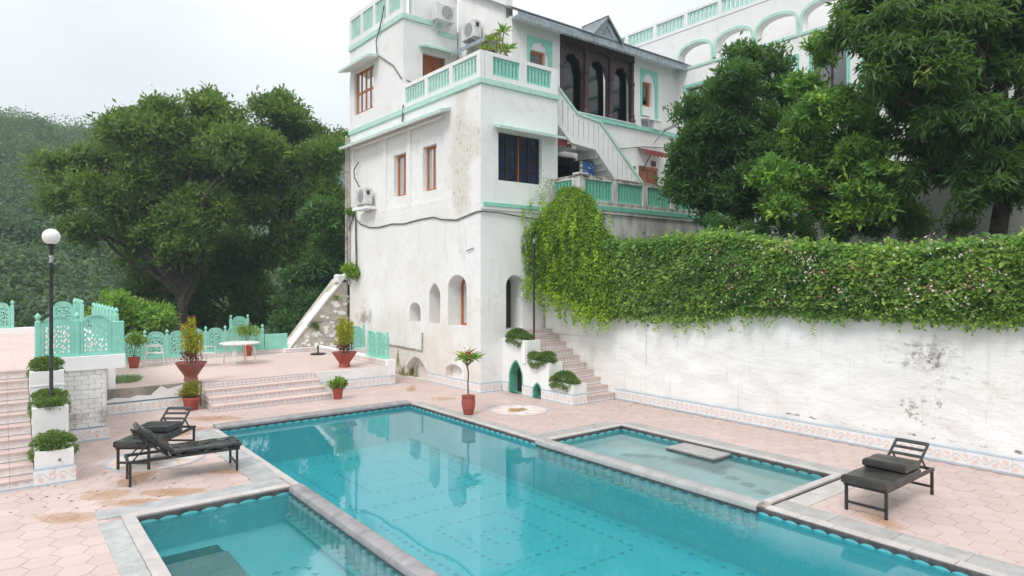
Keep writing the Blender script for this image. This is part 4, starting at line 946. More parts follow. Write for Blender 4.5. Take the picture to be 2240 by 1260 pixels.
for (a, b_, z) in ((12.93, 13.9, .56), (13.9, 14.87, 1.06), (14.87, 16.06, 1.62)):
    MB().box(12.362, 12.775, a + .001, a + .08, 0, z).build('end_wall', 'plaster', P_); MB().box(12.70, 12.775, a + .081, b_ - .001, z - .45, z).build('back_wall', 'plaster', P_); MB().box(12.362, 12.70, a + .081, b_ - .001, z - .12, z - .07).build('soil', 'soil', P_)
MB().box(12.21, 12.258, 14.9, 15.05, .95, 1.62).build('pilaster', 'plaster', P_)
border(P_, 'y', 12.9, 14.21, 12.26, L=.32); border(P_, 'y', 14.61, 15.07, 12.26, L=.25); border(P_, 'y', 15.74, 16.03, 12.26, L=.3); border(P_, 'x', 12.23, 12.775, 12.93, L=.28)
# ------------------------------------------------------------------ low terrace and its steps
tr_ = MB().box(2.2, 10.25, 19.3, 25.6, -.2, .598); tr_.box(4.2, 12, 25.6, 27, -.2, .58)
TE = tag(tr_.build('terrace', 'terrace_paving'), kind='structure')
TW = thing('terrace_wall', (7, 19.3, 0), 'low plastered terrace front with rust streaks and tiled foot behind the pool', 'wall')
MB().box(7.62, 10.25, 19.24, 19.298, 0, .602).build('plaster_face', 'wall_plaster', TW); MB().box(1.9, 4.40, 19.24, 19.298, 0, .64).build('cement_face', 'rough_cement', TW)
m = MB()                                                      # broken render left on the cement
for k in range(1): m.plate([(1.92, .30), (4.38, .30), (4.38, .60), (4.0, .62), (3.6, .52), (3.45, .62), (3.3, .50), (3.2, .40), (2.9, .43), (2.7, .38), (2.4, .42), (2.2, .36), (1.92, .38)], [], fY(19.22), 0, .019)
m.build('broken_render', 'wall_plaster', TW); MB().box(4.0, 4.42, 19.18, 19.3, .6, .66).build('pedestal_slab', 'rough_cement', TW)
border(TW, 'x', 7.63, 10.28, 19.24, L=.3, h=.30); border(TW, 'x', 1.92, 4.36, 19.2, L=.3, h=.28)
MB().box(10.02, 10.28, 19.2, 25.5, .60, .79).build('kerb', 'plaster', TW); border(TW, 'y', 19.4, 25.4, 10.02, h=.18, z0=.602, L=.3, mat='curb_tile', out=.02, name='kerb_tile')
MB().box(10.05, 10.27, 19.18, 19.42, .3, .80).build('end_pier', 'plaster', TW)
SP = thing('terrace_steps', (6, 18.4, 0), 'broad flight of three tiled steps with lozenge risers up to the low terrace', 'steps')
for k in range(4):
    y = 18.0 + .433 * k; z = .15 * (k + 1); x0 = 4.42 + (.0 if k < 3 else .02); x1 = 7.60
    if k < 3:
        MB().box(x0 + .02, x1 - .02, y + .02, 19.23, z - .15, z - .022).build('step_core', 'rough_cement', SP)
        n = 8
        for q in range(n): MB().bbox(x0 + (x1 - x0) * q / n + .002, x0 + (x1 - x0) * (q + 1) / n - .002, y - .02, y + .435 if k < 2 else 19.235, z - .022, z, .004).build('tread_tile', 'terrace_paving', SP)
        MB().box(x0, x0 + .019, y + .02, 19.23, z - .149, z - .023).build('side_tile', 'riser_tile', SP)
    n = 10; zz0, zz1 = (z - .149, z - .023) if k < 3 else (.452, .594)
    for q in range(n): MB().box(x0 + (x1 - x0) * q / n + .001, x0 + (x1 - x0) * (q + 1) / n - .001, y if k < 3 else 19.215, y + .019 if k < 3 else 19.236, zz0, zz1).build('riser_tile', 'riser_tile', SP)
# ------------------------------------------------------------------ upper terrace, brick front, stair and stepped planters
UT = MB().box(-9, 1.86, 16.55, 19.32, -.2, 1.60).box(-9, 2.26, 19.32, 31, -.2, 1.60); UT = tag(UT.build('upper_terrace', 'terrace_paving'), kind='structure')
BW = thing('brick_wall', (1.5, 16.4, 0), 'white painted brick wall with tiled foot beneath the carved teal fence', 'wall')
MB().box(1.06, 1.86, 16.425, 16.548, 0, 1.52).build('mortar', 'mortar', BW); MB().box(-9, 1.05, 16.45, 16.548, 0, 1.3).build('backing', 'mortar', BW)
bz, r_ = .29, 0
while bz < 1.46:
    x = 1.08 - (.12 if r_ % 2 else 0)
    while x < 1.86:
        a, b_ = max(x, 1.08), min(x + .235, 1.875)
        if b_ - a > .04: MB().bbox(a, b_, 16.398 + jit(.006), 16.43, bz, bz + .096, .006).build('brick', 'painted_brick', BW)
        x += .2405
    bz += .101; r_ += 1
x = 16.41
MB().box(1.862, 1.9, 16.42, 19.2, 0, 1.5).build('side_face', 'painted_brick', BW)
border(BW, 'x', 1.04, 1.93, 16.38, h=.28, L=.22, out=.02)
MB().bbox(.62, 2.24, 16.36, 16.62, 1.505, 1.80, .01).build('parapet_band', 'plaster', BW); MB().box(.60, .9, 16.33, 16.358, 1.60, 1.77).build('corbel', 'rough_cement', BW)
UW = thing('terrace_side_wall', (2.3, 22, 0), 'plastered side wall between the upper and the low terrace', 'wall'); MB().box(2.26, 2.42, 19.32, 30, .6, 1.78).build('wall', 'plaster', UW)
US = thing('terrace_stair', (0, 13.3, 0), 'narrow tiled stair with vine patterned risers up to the upper terrace', 'stair')
for k in range(10):
    y = 13.3 + .31 * k; z = .163 * (k + 1)
    MB().box(-3, .52, y + .02, 16.5, z - .163, z - .03).build('step_core', 'rough_cement', US); 
    n = 11
    for q in range(n):
        a, b_ = -3 + 3.52 * q / n + .0015, -3 + 3.52 * (q + 1) / n - .0015
        MB().box(a, b_, y, y + .019, z - .162, z - .031).build('riser_tile', 'border_tile' if k == 0 else 'riser_tile_b', US); MB().bbox(a, b_, y - .025, y + .311, z - .03, z, .005).build('tread_tile', 'deck_tile', US)
SPL = thing('stepped_planter', (.8, 13.3, 0), 'white stepped planter boxes with tiled foot flanking the narrow terrace stair', 'planter')
for (a, b_, z) in ((13.3, 14.28, .56), (14.281, 15.28, 1.13), (15.281, 16.32, 1.66)):
    MB().box(.53, 1.06, a, a + .07, 0, z).build('front_wall', 'plaster', SPL); MB().box(.53, .60, a + .071, b_, 0, z).box(.99, 1.06, a + .071, b_, 0, z).build('side_wall', 'plaster', SPL); MB().box(.60, .99, a + .071, b_, z - .2, z - .06).build('soil', 'soil', SPL)
border(SPL, 'x', .50, 1.09, 13.3, L=.3, out=.03); MB().tube([(.86, 13.27, .40), (.86, 13.31, .40)], .018, 8).build('drain_hole', 'black_metal', SPL); MB().bbox(.51, 1.08, 15.27, 15.29, 1.38, 1.41, .003).build('ledge', 'plaster', SPL)
# ------------------------------------------------------------------ carved teal fences
def teardrop(cx, cz, a, L, wd, n=8):
    P = []
    for k in range(n):
        t_ = 2 * math.pi * k / n; u = math.cos(t_) * L / 2; v = math.sin(t_) * wd / 2 * (1 - .35 * math.cos(t_))
        P.append((cx + u * math.cos(a) - v * math.sin(a), cz + u * math.sin(a) + v * math.cos(a)))
    return P
def jali_mesh(w_=.56, h=.70, ar=.15):
    H = []; c = w_ / 2; s_ = w_ / .56; jr = random.Random(5)
    def add(q, gap=.011):
        cx, cz = sum(p[0] for p in q) / 8, sum(p[1] for p in q) / 8
        if min(p[0] for p in q) < .05 or max(p[0] for p in q) > w_ - .05 or min(p[1] for p in q) < .055: return
        for o_ in H:
            for a_ in list(o_) + [(sum(p[0] for p in o_) / 8, sum(p[1] for p in o_) / 8)]:
                for b_ in list(q) + [(cx, cz)]:
                    if math.hypot(a_[0] - b_[0], a_[1] - b_[1]) < gap: return
        H.append(q)
    for r_, L, wd, angs, off in ((.13, .10, .032, (25, 50, 130, 155), .12), (.27, .12, .04, (22, 42, 62, 118, 138, 158), .10), (.42, .10, .042, (38, 58, 75, 105, 122, 142), .10), (.53, .075, .038, (52, 70, 90, 110, 128), .10), (.63, .05, .03, (78, 102), .1)):
        for a in angs:
            x, z = c + r_ * math.cos(R(a)) * s_, off + r_ * math.sin(R(a))
            if .055 < x < w_ - .055 and z < h + ar - .07: add(teardrop(x, z, R(a), L, wd))
    for sx in (.09, w_ - .09):
        for z in (.11, .21, .32, .44, .55, .64): add(teardrop(sx, z, R(90), .075, .035))
    for x in (c - .1, c + .1, c - .16, c + .16): add(teardrop(x, .10, R(90), .06, .03))
    for k in range(120):
        x, z = jr.uniform(.07, w_ - .07), jr.uniform(.08, h - .03); add(teardrop(x, z, math.atan2(z - .02, x - c), .06, .028), .009)
    out = [(0, 0), (w_, 0), (w_, h)] + [(c + .42 * w_ * math.cos(math.pi * k / 16), h + .02 + (ar - .02) * math.sin(math.pi * k / 16)) for k in range(17)] + [(0, h)]
    m = MB().plate(out, H, fY(0), 0, .05)
    rim = [(c + .42 * w_ * math.cos(math.pi * k / 16), h + .02 + (ar - .02) * math.sin(math.pi * k / 16)) for k in range(17)]
    rin = [(c + .35 * w_ * math.cos(math.pi * k / 16), h + .02 + (ar - .05) * math.sin(math.pi * k / 16)) for k in range(17)]
    m.plate(rim + rin[::-1], [], fY(0), -.014, -.001)
    m.box(0, .045, -.016, -.001, 0, h).box(w_ - .045, w_, -.016, -.001, 0, h).box(.046, w_ - .046, -.014, -.001, 0, .05)
    return m
JM = jali_mesh(); PM = MB().bbox(-.05, .05, -.05, .05, 0, .76, .012).lathe([(.03, .76), (.022, .785), (.048, .81), (.055, .845), (.045, .88), (.018, .905), (.004, .93)], n=10)
jme = pme = None
def fence(x0, y0, ang, n, z, label, pitch=.67, ends=True, group=None, skip=()):
    global jme, pme
    t = thing('carved_fence', (x0, y0, z), label, 'fence', local=True, rz=R(ang))
    for k in range(n + 1):
        if k < n and k not in skip:
            if jme is None: o = JM.build('carved_panel', 'teal', t); jme = o.data
            else: o = put(bpy.data.objects.new('carved_panel', jme), t)
            o.location = (k * pitch + .055, .0, 0)
        if k < n or ends:
            if pme is None: o = PM.build('post', 'teal', t, smooth=True); pme = o.data
            else: o = put(bpy.data.objects.new('post', pme), t)
            o.location = (k * pitch, .025, -.005)
    return t
t = fence(.70, 16.47, 0, 2, 1.805, 'two carved teal fence panels with round tops on the white band above the painted bricks', ends=False)
MB().bbox(1.30, 1.52, -.06, .09, 0, .70, .01).build('end_pier', 'teal', t); MB().box(-.06, 1.53, -.075, .10, -.003, .03).build('base_rail', 'teal', t)
t = fence(2.62, 24.85, 0, 4, .80, 'row of carved teal panels behind the white chair on the low terrace'); MB().box(-.3, 2.9, -.1, .16, -.06, -.003).build('base_rail', 'teal', t); MB().box(-.3, 2.9, -.08, .2, -.2, -.061).build('kerb', 'plaster', t)
border(TW, 'x', 2.45, 5.5, 24.77, h=.138, z0=.6, L=.3, mat='curb_tile', out=.02, name='kerb_tile')
t = fence(5.35, 25.55, 0, 4, .80, 'row of carved teal panels behind the round white table'); MB().box(-.05, 3.6, -.1, .16, -.06, -.003).build('base_rail', 'teal', t); MB().box(-.05, 3.6, -.08, .2, -.2, -.061).build('kerb', 'plaster', t); MB().bbox(2.76, 3.62, -.03, .06, 0, .52, .01).build('solid_panel', 'teal', t)
border(TW, 'x', 5.32, 8.9, 25.47, h=.138, z0=.6, L=.3, mat='curb_tile', out=.02, name='kerb_tile')
t = fence(10.12, 20.85, -90, 2, .795, 'pale carved teal panels on the kerb beside the mossy passage', skip=()); MB().box(-.1, 1.42, -.07, .1, -.004, .03).build('base_rail', 'teal', t)
t = fence(10.12, 22.95, -90, 1, .795, 'single carved teal panel beyond the gap in the kerb fence'); MB().box(-.1, .72, -.07, .1, -.004, .03).build('base_rail', 'teal', t)
t = fence(10.45, 23.3, 0, 1, .795, 'carved teal panel standing against the mossy tower foot'); MB().box(-.1, .75, -.1, .3, -.8, .02).build('base_wall', 'plaster', t)
t = fence(1.55, 27.6, 0, 1, 1.80, 'lone carved teal panel at the far edge of the upper terrace'); MB().box(-.1, .85, -.1, .2, -.2, -.006).build('kerb', 'plaster', t)
t = fence(-2.2, 27.6, 0, 4, 1.80, 'row of carved teal panels at the far left of the upper terrace'); MB().box(-.1, 3.8, -.1, .2, -.2, -.006).build('kerb', 'plaster', t)
t = fence(2.36, 23.6, -90, 7, 1.80, 'receding row of carved teal panels along the side of the upper terrace'); t2 = fence(2.36, 29.6, -90, 4, 1.80, 'short receding row of carved teal panels near the far corner of the upper terrace'); MB().box(-.1, 2.8, -.05, .12, -.2, -.006).build('kerb', 'plaster', t2)
t = fence(7.6, 28.2, 0, 1, 1.05, 'carved teal panel on a lower path behind the table fence'); MB().box(-.1, .9, -.1, .2, -1.2, -.006).build('plinth', 'plaster', t)
# sloping old wall running up to the tower
B = thing('sloping_wall', (10.2, 25.5, .6), 'old sloping rubble wall with white cap leaning against the tower corner', 'wall')
MB().plate([(8.95, .60), (11.44, .60), (11.44, 3.52), (11.2, 3.42)], [], fY(25.5), 0, 1.0).build('rubble_core', 'rubble', B)
st = random.Random(4)
for k in range(150):                                   # stones showing through the fallen render
    x = st.uniform(9.3, 11.4); zt = .6 + (x - 8.95) * 1.18; z = st.uniform(.75, max(.8, zt - .25))
    if z > zt - .2: continue
    s_ = st.uniform(.05, .11); n = 6
    pr = [(x + s_ * (1.2 + .3 * st.random()) * math.cos(k_ * 1.047 + .3), z + s_ * (.7 + .3 * st.random()) * math.sin(k_ * 1.047 + .3)) for k_ in range(n)]
    MB().plate(pr, [], fY(25.5), -.012 - .02 * st.random(), .01).build('stone', 'rubble' if k % 3 else 'wall_plaster', B)
for (a, b_, up, w0, w1) in ((8.86, 9.75, .0, -.06, .45), (9.72, 10.72, .07, -.09, .5), (10.68, 11.44, .02, -.03, .35)):
    za, zb = .63 + (a - 8.95) * 1.18, .63 + (b_ - 8.95) * 1.18
    MB().plate([(a, za + up), (b_, zb + up), (b_, zb + up + .10), (a, za + up + .10)], [], fY(25.5), w0, w1).build('cap', 'wall_plaster', B)
MB().box(8.75, 11.44, 25.22, 25.44, .6, .74).build('kerb', 'plaster', B); border(TW, 'x', 8.76, 11.4, 25.22, h=.135, z0=.6, L=.3, mat='curb_tile', out=.02, name='kerb_tile')
MB().bbox(11.0, 11.44, 25.5, 25.9, 3.3, 3.62, .05).build('broken_block', 'wall_plaster', B)
MB().tube([(9.9, 25.46, 1.75), (11.3, 25.46, 1.8)], .02, 6).build('pipe', 'pipe', B)
# moss passage between terrace and tower
o = MB().box(10.26, 11.45, 19.3, 25.3, -.3, .0).build('passage_floor', 'terrace_paving'); tag(o, kind='structure')
# ================================================================== LOUNGERS, LAMPS, TERRACE FURNITURE
def cushion(m, x0, x1, y0, y1, z0, z1, r_=.03, n=3, nx=10, sag=.012):
    'soft pad with rounded rim'
    P = []; F = []; prof = []
    for k in range(n + 1):
        a = math.pi / 2 * k / n; prof.append((r_ * (1 - math.cos(a)) if False else r_ - r_ * math.sin(a + 0), 0))
    rings = [(r_, z0), (0, z0 + r_), (0, z1 - r_), (r_ * .3, z1 - r_ * .3), (r_, z1)]
    xs = lambda i: [x0 + i + (x1 - x0 - 2 * i) * k / nx for k in range(nx + 1)]
    ring_n = None
    for i, z in rings:
        X = xs(i); ys = (y0 + i, y1 - i)
        w_ = lambda k: math.sin(k * 1.9 + z * 40) * sag * .5
        loop = [(x, ys[0], z + w_(k)) for k, x in enumerate(X)] + [(x, ys[1], z + w_(k + 3)) for k, x in reversed(list(enumerate(X)))]
        ring_n = len(loop); P += loop
    for k in range(len(rings) - 1):
        for i in range(ring_n): F.append((k * ring_n + i, k * ring_n + (i + 1) % ring_n, (k + 1) * ring_n + (i + 1) % ring_n, (k + 1) * ring_n + i))
    b = (len(rings) - 1) * ring_n
    for k in range(nx):
        F.append((b + k, b + k + 1, b + ring_n - 2 - k, b + ring_n - 1 - k)); F.append((ring_n - 1 - k, ring_n - 2 - k, k + 1, k))
    return m.add(P, F)
def lounger(loc, rz, label, folded=True, s_=1.0, vm='vinyl'):
    t = thing('sun_lounger', loc, label, 'sun lounger', local=True, rz=rz); t.scale = (s_, 1, 1)
    L, hw, zs = 1.84, .275, .375
    fr = MB()
    for y in (-hw, hw): fr.box(0, L, y - .02, y + .02, zs, zs + .045)
    fr.box(0, .04, -hw + .021, hw - .021, zs + .002, zs + .043).box(L - .04, L, -hw + .021, hw - .021, zs + .002, zs + .043)
    fr.build('frame', 'black_metal', t)
    for x in (.05, L - .05):
        for y in (-hw, hw): MB().bbox(x - .02, x + .02, y - .02, y + .02, .0, zs - .001, .003).build('leg', 'black_metal', t)
        MB().box(x - .014, x + .014, -hw + .021, hw - .021, .11, .145).build('stretcher', 'black_metal', t)
    for k in range(7): MB().box(.12 + k * .16, .18 + k * .16, -hw + .021, hw - .021, zs + .015, zs + .032).build('seat_slat', 'black_metal', t)
    hx, hz, ln, an = 1.20, zs + .05, .68, R(33 if folded else 38)
    c, q = math.cos(an), math.sin(an); e = (hx + ln * c, hz + ln * q)
    b_ = MB().bar((hx, -hw + .045, hz), (hx, hw - .045, hz), .03, .03).build('backrest', 'black_metal', t)
    for y in (-hw + .045, hw - .045): MB().bar((hx, y, hz), (e[0], y, e[1]), .03, .035, up=(-q, 0, c)).build('side_rail', 'black_metal', b_)
    for k in range(5):
        d = ln * (.12 + .215 * k); MB().bar((hx + d * c, -hw + .06, hz + d * q), (hx + d * c, hw - .06, hz + d * q), .045 if k < 4 else .06, .02, up=(-q, 0, c)).build('slat', 'black_metal', b_)
    for y in (-hw + .07, hw - .07): MB().bar((hx + .40 * c, y, hz + .40 * q - .02), (hx + .55, y, zs + .02), .022).build('strut', 'black_metal', t)
    m = MB()
    if folded:
        cushion(m, -.04, 1.22, -.315, .315, zs + .03, zs + .15, .028); o = m.build('mattress', vm, t, smooth=True)
        cushion(MB(), .66, 1.22, -.31, .31, zs + .152, zs + .27, .025, nx=6).build('folded_headrest', vm, t, smooth=True)
    else:
        cushion(m, -.03, 1.16, -.30, .30, zs + .048, zs + .125, .028); o = m.build('mattress', vm, t, smooth=True)
        hm_ = cushion(MB(), .0, .72, -.29, .29, .03, .12, .028, nx=8)
        hm_.v = [(hx - .03 + x * c - z * q, y, hz + x * q + z * c) for x, y, z in hm_.v]; hm_.build('head_mattress', 'vinyl', t, smooth=True)
    return t
lounger((9.87, 4.32, 0), R(1), 'black sun lounger with folded mattress standing alone before the white wall', True, 1.0, 'vinyl_dry')
lounger((3.47, 12.53, 0), R(176.5), 'black sun lounger with raised mattress and water puddles on its seat', False, .95)
lounger((1.93, 13.40, 0), R(51.5), 'black sun lounger with folded headrest set crosswise behind the puddled one', True, .95)
def lamp(loc, h, label, globe=True):
    t = thing('lamp_post', loc, label, 'lamp post')
    x, y, z = loc
    MB().lathe([(.055, 0), (.055, .05), (.032, .08), (.030, h * .78), (.030, h - .02), (.045, h), (.045, h + .03), (.06, h + .05), (.06, h + .09)], loc, 12).build('pole', 'black_pole', t, smooth=True)
    MB().lathe([(.034, h - .26), (.034, h - .12)], loc, 12).build('worn_band', 'pole_worn', t)
    if globe:
        r_ = .145; MB().lathe([(max(.002, r_ * math.sin(math.pi * k / 16)), h + .07 + r_ - r_ * math.cos(math.pi * k / 16)) for k in range(17)], loc, 24).build('globe', 'globe', t, smooth=True)
    return t
lamp((.82, 14.62, 1.0), 2.97, 'black lamp post with white globe rising from the stepped planter')
lamp((12.62, 14.98, 1.0), 3.75, 'black lamp post beside the arch stair with its top lost in the vine', False)
# white table and chairs
tx, ty, tz = 6.45, 22.9, .60
t = thing('round_table', (tx, ty, tz), 'round white garden table with bowed legs on the low terrace', 'table')
MB().lathe([(.60, .665), (.63, .67), (.635, .69), (.63, .705), (.60, .71)], (tx, ty, tz), 40).build('table_top', 'white_metal', t, smooth=True)
for k in range(4):
    a = R(45 + 90 * k + 10); P = [(.22, .655), (.34, .64), (.45, .56), (.50, .42), (.515, .2), (.52, .0)]
    for of in (-.03, .03):
        MB().tube([(tx + r_ * math.cos(a) - of * math.sin(a), ty + r_ * math.sin(a) + of * math.cos(a), tz + z) for r_, z in P], .016, 6).build('leg', 'white_metal', t, smooth=True)
def chair(loc, rz, label):
    t = thing('garden_chair', loc, label, 'chair', local=True, rz=rz)
    for y in (-.26, .26):
        MB().tube([(.30, y, 0), (.27, y, .42), (.24, y, .60), (.16, y, .645), (-.12, y, .64), (-.20, y, .60)], .016, 6).build('front_leg', 'white_metal', t, smooth=True)
        MB().tube([(-.30, y, 0), (-.20, y, .42), (-.22, y, .62), (-.30, y * .96, .86)], .016, 6).build('back_leg', 'white_metal', t, smooth=True)
    for k in range(9): MB().box(-.2 + k * .052, -.158 + k * .052, -.25, .25, .41 - .003 * k + .02 * (k > 7), .425 - .003 * k + .02 * (k > 7)).build('seat_strap', 'white_cloth', t)
    MB().add([(-.205, -.25, .44), (-.205, .25, .44), (-.30, .245, .86), (-.30, -.245, .86), (-.215, -.25, .44), (-.215, .25, .44), (-.31, .245, .86), (-.31, -.245, .86)], [(0, 1, 2, 3), (7, 6, 5, 4), (2, 6, 7, 3)]).build('back_mesh', 'mesh_fabric', t)
    MB().tube([(-.30, -.25, .86), (-.31, -.2, .89), (-.31, .2, .89), (-.30, .25, .86)], .016, 6).build('back_rail', 'white_metal', t, smooth=True)
chair((4.10, 24.18, .60), R(-8), 'white strap seated garden chair beside the small potted shrub'); chair((5.35, 23.05, .60), R(20), 'white garden chair half hidden behind the flared pot, facing the table')
t = thing('parasol_base', (9.55, 23.9, .6), 'black round parasol base with short stub pole behind the flared pot', 'parasol base'); MB().lathe([(.28, 0), (.28, .04), (.1, .07)], (9.55, 23.9, .6), 24).build('disc', 'black_metal', t); MB().lathe([(.03, .06), (.03, .35)], (9.55, 23.9, .6), 10).build('stub_pole', 'black_metal', t)
# ================================================================== PLANT TOOLS
def unit(a): return a / np.maximum(np.linalg.norm(a, axis=1, keepdims=True), 1e-9)
def leaf_obj(name, P, D, S, wr, tint, mat, parent=None, up=.6, fold=.18, kind=None, nb=None):
    'one folded lozenge leaf per point; D runs from stalk to tip'
    P = np.asarray(P, float); N = len(P); D = unit(np.asarray(D, float)); S = np.broadcast_to(np.asarray(S, float), (N,))
    nr = rng.normal(size=(N, 3)); nr[:, 2] += up * 2; nr = unit(nr + (0 if nb is None else np.asarray(nb)))
    side = unit(np.cross(D, nr)); nn = np.cross(side, D)
    wv = np.broadcast_to(np.asarray(wr, float), (N,))
    V = np.empty((N, 4, 3)); mid = P + D * (S * .45)[:, None] + nn * (S * fold * .5)[:, None]
    V[:, 0] = P; V[:, 2] = P + D * S[:, None] - nn * (S * fold * .4)[:, None]
    V[:, 1] = mid + side * (S * wv * .5)[:, None]; V[:, 3] = mid - side * (S * wv * .5)[:, None]
    me = bpy.data.meshes.new(name); me.vertices.add(N * 4); me.vertices.foreach_set('co', V.reshape(-1))
    b = np.arange(N)[:, None] * 4; idx = (b + np.array([[0, 1, 2, 0, 2, 3]])).reshape(-1)
    me.loops.add(N * 6); me.loops.foreach_set('vertex_index', idx.astype(np.int32))
    me.polygons.add(N * 2); me.polygons.foreach_set('loop_start', np.arange(0, N * 6, 3, dtype=np.int32))
    me.materials.append(M[mat]); me.update(calc_edges=True)
    me.attributes.new('tint', 'FLOAT', 'POINT').data.foreach_set('value', np.repeat(np.clip(np.broadcast_to(tint, (N,)), 0, 1), 4).astype(np.float32))
    o = put(bpy.data.objects.new(name, me), parent)
    if kind: o['kind'] = kind
    return o
def rdir(n, zb=0.): 
    d = rng.normal(size=(n, 3)); d[:, 2] += zb; return unit(d)
def crown_points(blobs, twigs, per, spread, inner=.55, zb=.25, flat=.85, subs=9):
    'leaf whorls at twig ends spread through the outer part of each clump'
    w_ = np.array([b[1] ** 2 for b in blobs]); w_ = w_ / w_.sum()
    Ps, Ds, Ts = [], [], []
    for (c, r_), wi in zip(blobs, w_):
        n = max(6, int(twigs * wi)); ns = subs if n > 24 else 2; sd_ = rdir(ns, .15); sr = rng.uniform(.30, .50, ns)
        sc_ = sd_ * (inner + (.80 - inner) * rng.random(ns))[:, None]; k = rng.integers(0, ns, n)
        d = rdir(n, .75); o_ = sc_[k] + d * (sr[k] * (.70 + .32 * rng.random(n) ** .5))[:, None] * np.array([1, 1, .62])
        stray = rng.random(n) < .04; o_ = np.where(stray[:, None], o_ * 1.2, o_)
        q = np.array(c)[None] + o_ * r_ * np.array([1, 1, flat]); tt = np.clip(rng.random(n) * .55 + rng.random(ns)[k] * .45, 0, 1)
        Ps.append(np.repeat(q, per, 0)); Ds.append(np.repeat(d, per, 0)); Ts.append(np.repeat(tt, per))
    P = np.concatenate(Ps); D = np.concatenate(Ds); Tt = np.concatenate(Ts); n = len(P)
    j = rng.normal(size=(n, 3)) * spread
    D2 = unit(D * .7 + rng.normal(size=(n, 3)) * .75 + np.array([0, 0, zb]))
    return P + j, D2, Tt, D
def limb(m, a, b, r0, r1, n=6, wob=.08, seg=7):
    a, b = Vector(a), Vector(b); L = (b - a).length; pts = []; rs = []
    o1, o2 = rnd.uniform(0, 6), rnd.uniform(0, 6)
    for k in range(seg + 1):
        t_ = k / seg; p = a.lerp(b, t_); p.z += L * .10 * math.sin(math.pi * t_)
        e = math.sin(math.pi * t_) * L * wob; p += Vector((math.sin(o1 + t_ * 5) * e, math.cos(o2 + t_ * 4) * e, 0)); pts.append(p); rs.append(r0 + (r1 - r0) * t_)
    m.tube(pts, rs, n); return pts
def tree(name, base, fork, blobs, label, leafmat, twigs, per, size, wr, spread=.12, tint=(.0, .6), up=.6, r0=.2, cat='tree', bark='bark', zb=.25, inner=.55, young=.0, group=None, fold=.18, droop=0., subs=9):
    t = thing(name, base, label, cat, group); m = MB()
    tp = limb(m, base, fork, r0, r0 * .72, 10, .04, 6)
    m.build('trunk', bark, t, smooth=True)
    m = MB()
    for c, r_ in sorted(blobs, key=lambda b: -b[1]):
        st = tp[rnd.choice([-1, -1, -2, -3])] if len(tp) > 3 else tp[-1]
        pts = limb(m, st, c, r0 * .42, r0 * .10, 6, .10, 7)
        for q in range(4):
            e = Vector(c) + Vector((jit(1), jit(1), jit(.8))) * r_ * .8; limb(m, pts[rnd.choice([4, 5, 6])], e, r0 * .10, r0 * .025, 4, .12, 4)
    m.build('limbs', bark, t, smooth=True)
    P, D, Tt, O_ = crown_points(blobs, twigs, per, spread, inner, zb, subs=subs); n = len(P)
    if droop: D = unit(D + np.array([0, 0, -droop]))
    ti = tint[0] + (tint[1] - tint[0]) * (Tt * .6 + rng.random(n) * .4)
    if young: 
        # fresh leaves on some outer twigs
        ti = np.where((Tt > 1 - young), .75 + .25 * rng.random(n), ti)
    leaf_obj('crown', P, D, size * rng.uniform(.6, 1.25, n), wr, ti, leafmat, t, up * .5, fold, nb=O_ * 1.6)
    return t
def shrub(name, c, r_, label, cat, leafmat, n, size, wr, parent=None, squash=.8, tint=(0, 1), top=None, stems=4):
    P, D, Tt, O_ = crown_points([(Vector(c), r_)], max(10, n // 6), 6, r_ * .13, .35, .4, squash)
    return leaf_obj('foliage', P, D, size * rng.uniform(.6, 1.3, len(P)), wr, tint[0] + (tint[1] - tint[0]) * (Tt * .5 + rng.random(len(P)) * .5), leafmat, parent, .6)
def pot(kind, loc, w_, h, mat, parent):
    r_ = w_ / 2
    pr = {'urn': [(.62, 0), (.68, .03), (.86, .3), (.98, .6), (.95, .80), (.86, .90), (.88, .93), (1, .95), (1, 1), (.90, 1), (.82, .93)], 'bowl': [(.44, 0), (.46, .02), (.42, .16), (.42, .28), (.47, .34), (.72, .64), (.96, .95), (1, .97), (1, 1), (.94, 1), (.88, .93)], 'pot': [(.66, 0), (.70, .03), (.92, .82), (1, .84), (1, 1), (.92, 1), (.88, .92)]}[kind]
    o = MB().lathe([(a * r_, b_ * h) for a, b_ in pr], loc, 28).build('pot', mat, parent, smooth=True)
    MB().lathe([(.885 * r_, h * .90), (.5 * r_, h * .935), (.02, h * .94)], loc, 20).build('soil', 'soil', parent)
    return o
# potted plumeria by the pool
c = (9.40, 13.72, .012); t = thing('potted_plumeria', c, 'red flowering plumeria sapling in a terracotta urn at the corner of the pool', 'potted plant')
pot('urn', c, .36, .47, 'terracotta', t)
sp_ = [(c[0], c[1], .42), (c[0] - .02, c[1], .75), (c[0] + .01, c[1] + .01, 1.05), (c[0] - .03, c[1] + .02, 1.22)]
m = MB().tube(sp_, [.026, .022, .02, .02], 8); tips = []
for k in range(5):
    a = k * 1.257 + .3; e = (c[0] + .13 * math.cos(a), c[1] + .13 * math.sin(a), 1.40 + .03 * (k % 2)); m.tube([sp_[-1], ((sp_[-1][0] + e[0]) / 2, (sp_[-1][1] + e[1]) / 2, 1.30), e], [.018, .015, .012], 6); tips.append(e)
m.build('stem', 'bark_pale', t, smooth=True)
P, D = [], []
for e in tips:
    for k in range(11):
        a = k * 2.4 + rnd.random(); el = rnd.uniform(-.25, 1.0); P.append(e); D.append((math.cos(a) + (e[0] - c[0]) * 3, math.sin(a) + (e[1] - c[1]) * 3, el))
leaf_obj('leaves', P, D, rng.uniform(.26, .42, len(P)), .27, rng.random(len(P)) * .8 + .1, 'leaf_pot', t, 1.0, .12)
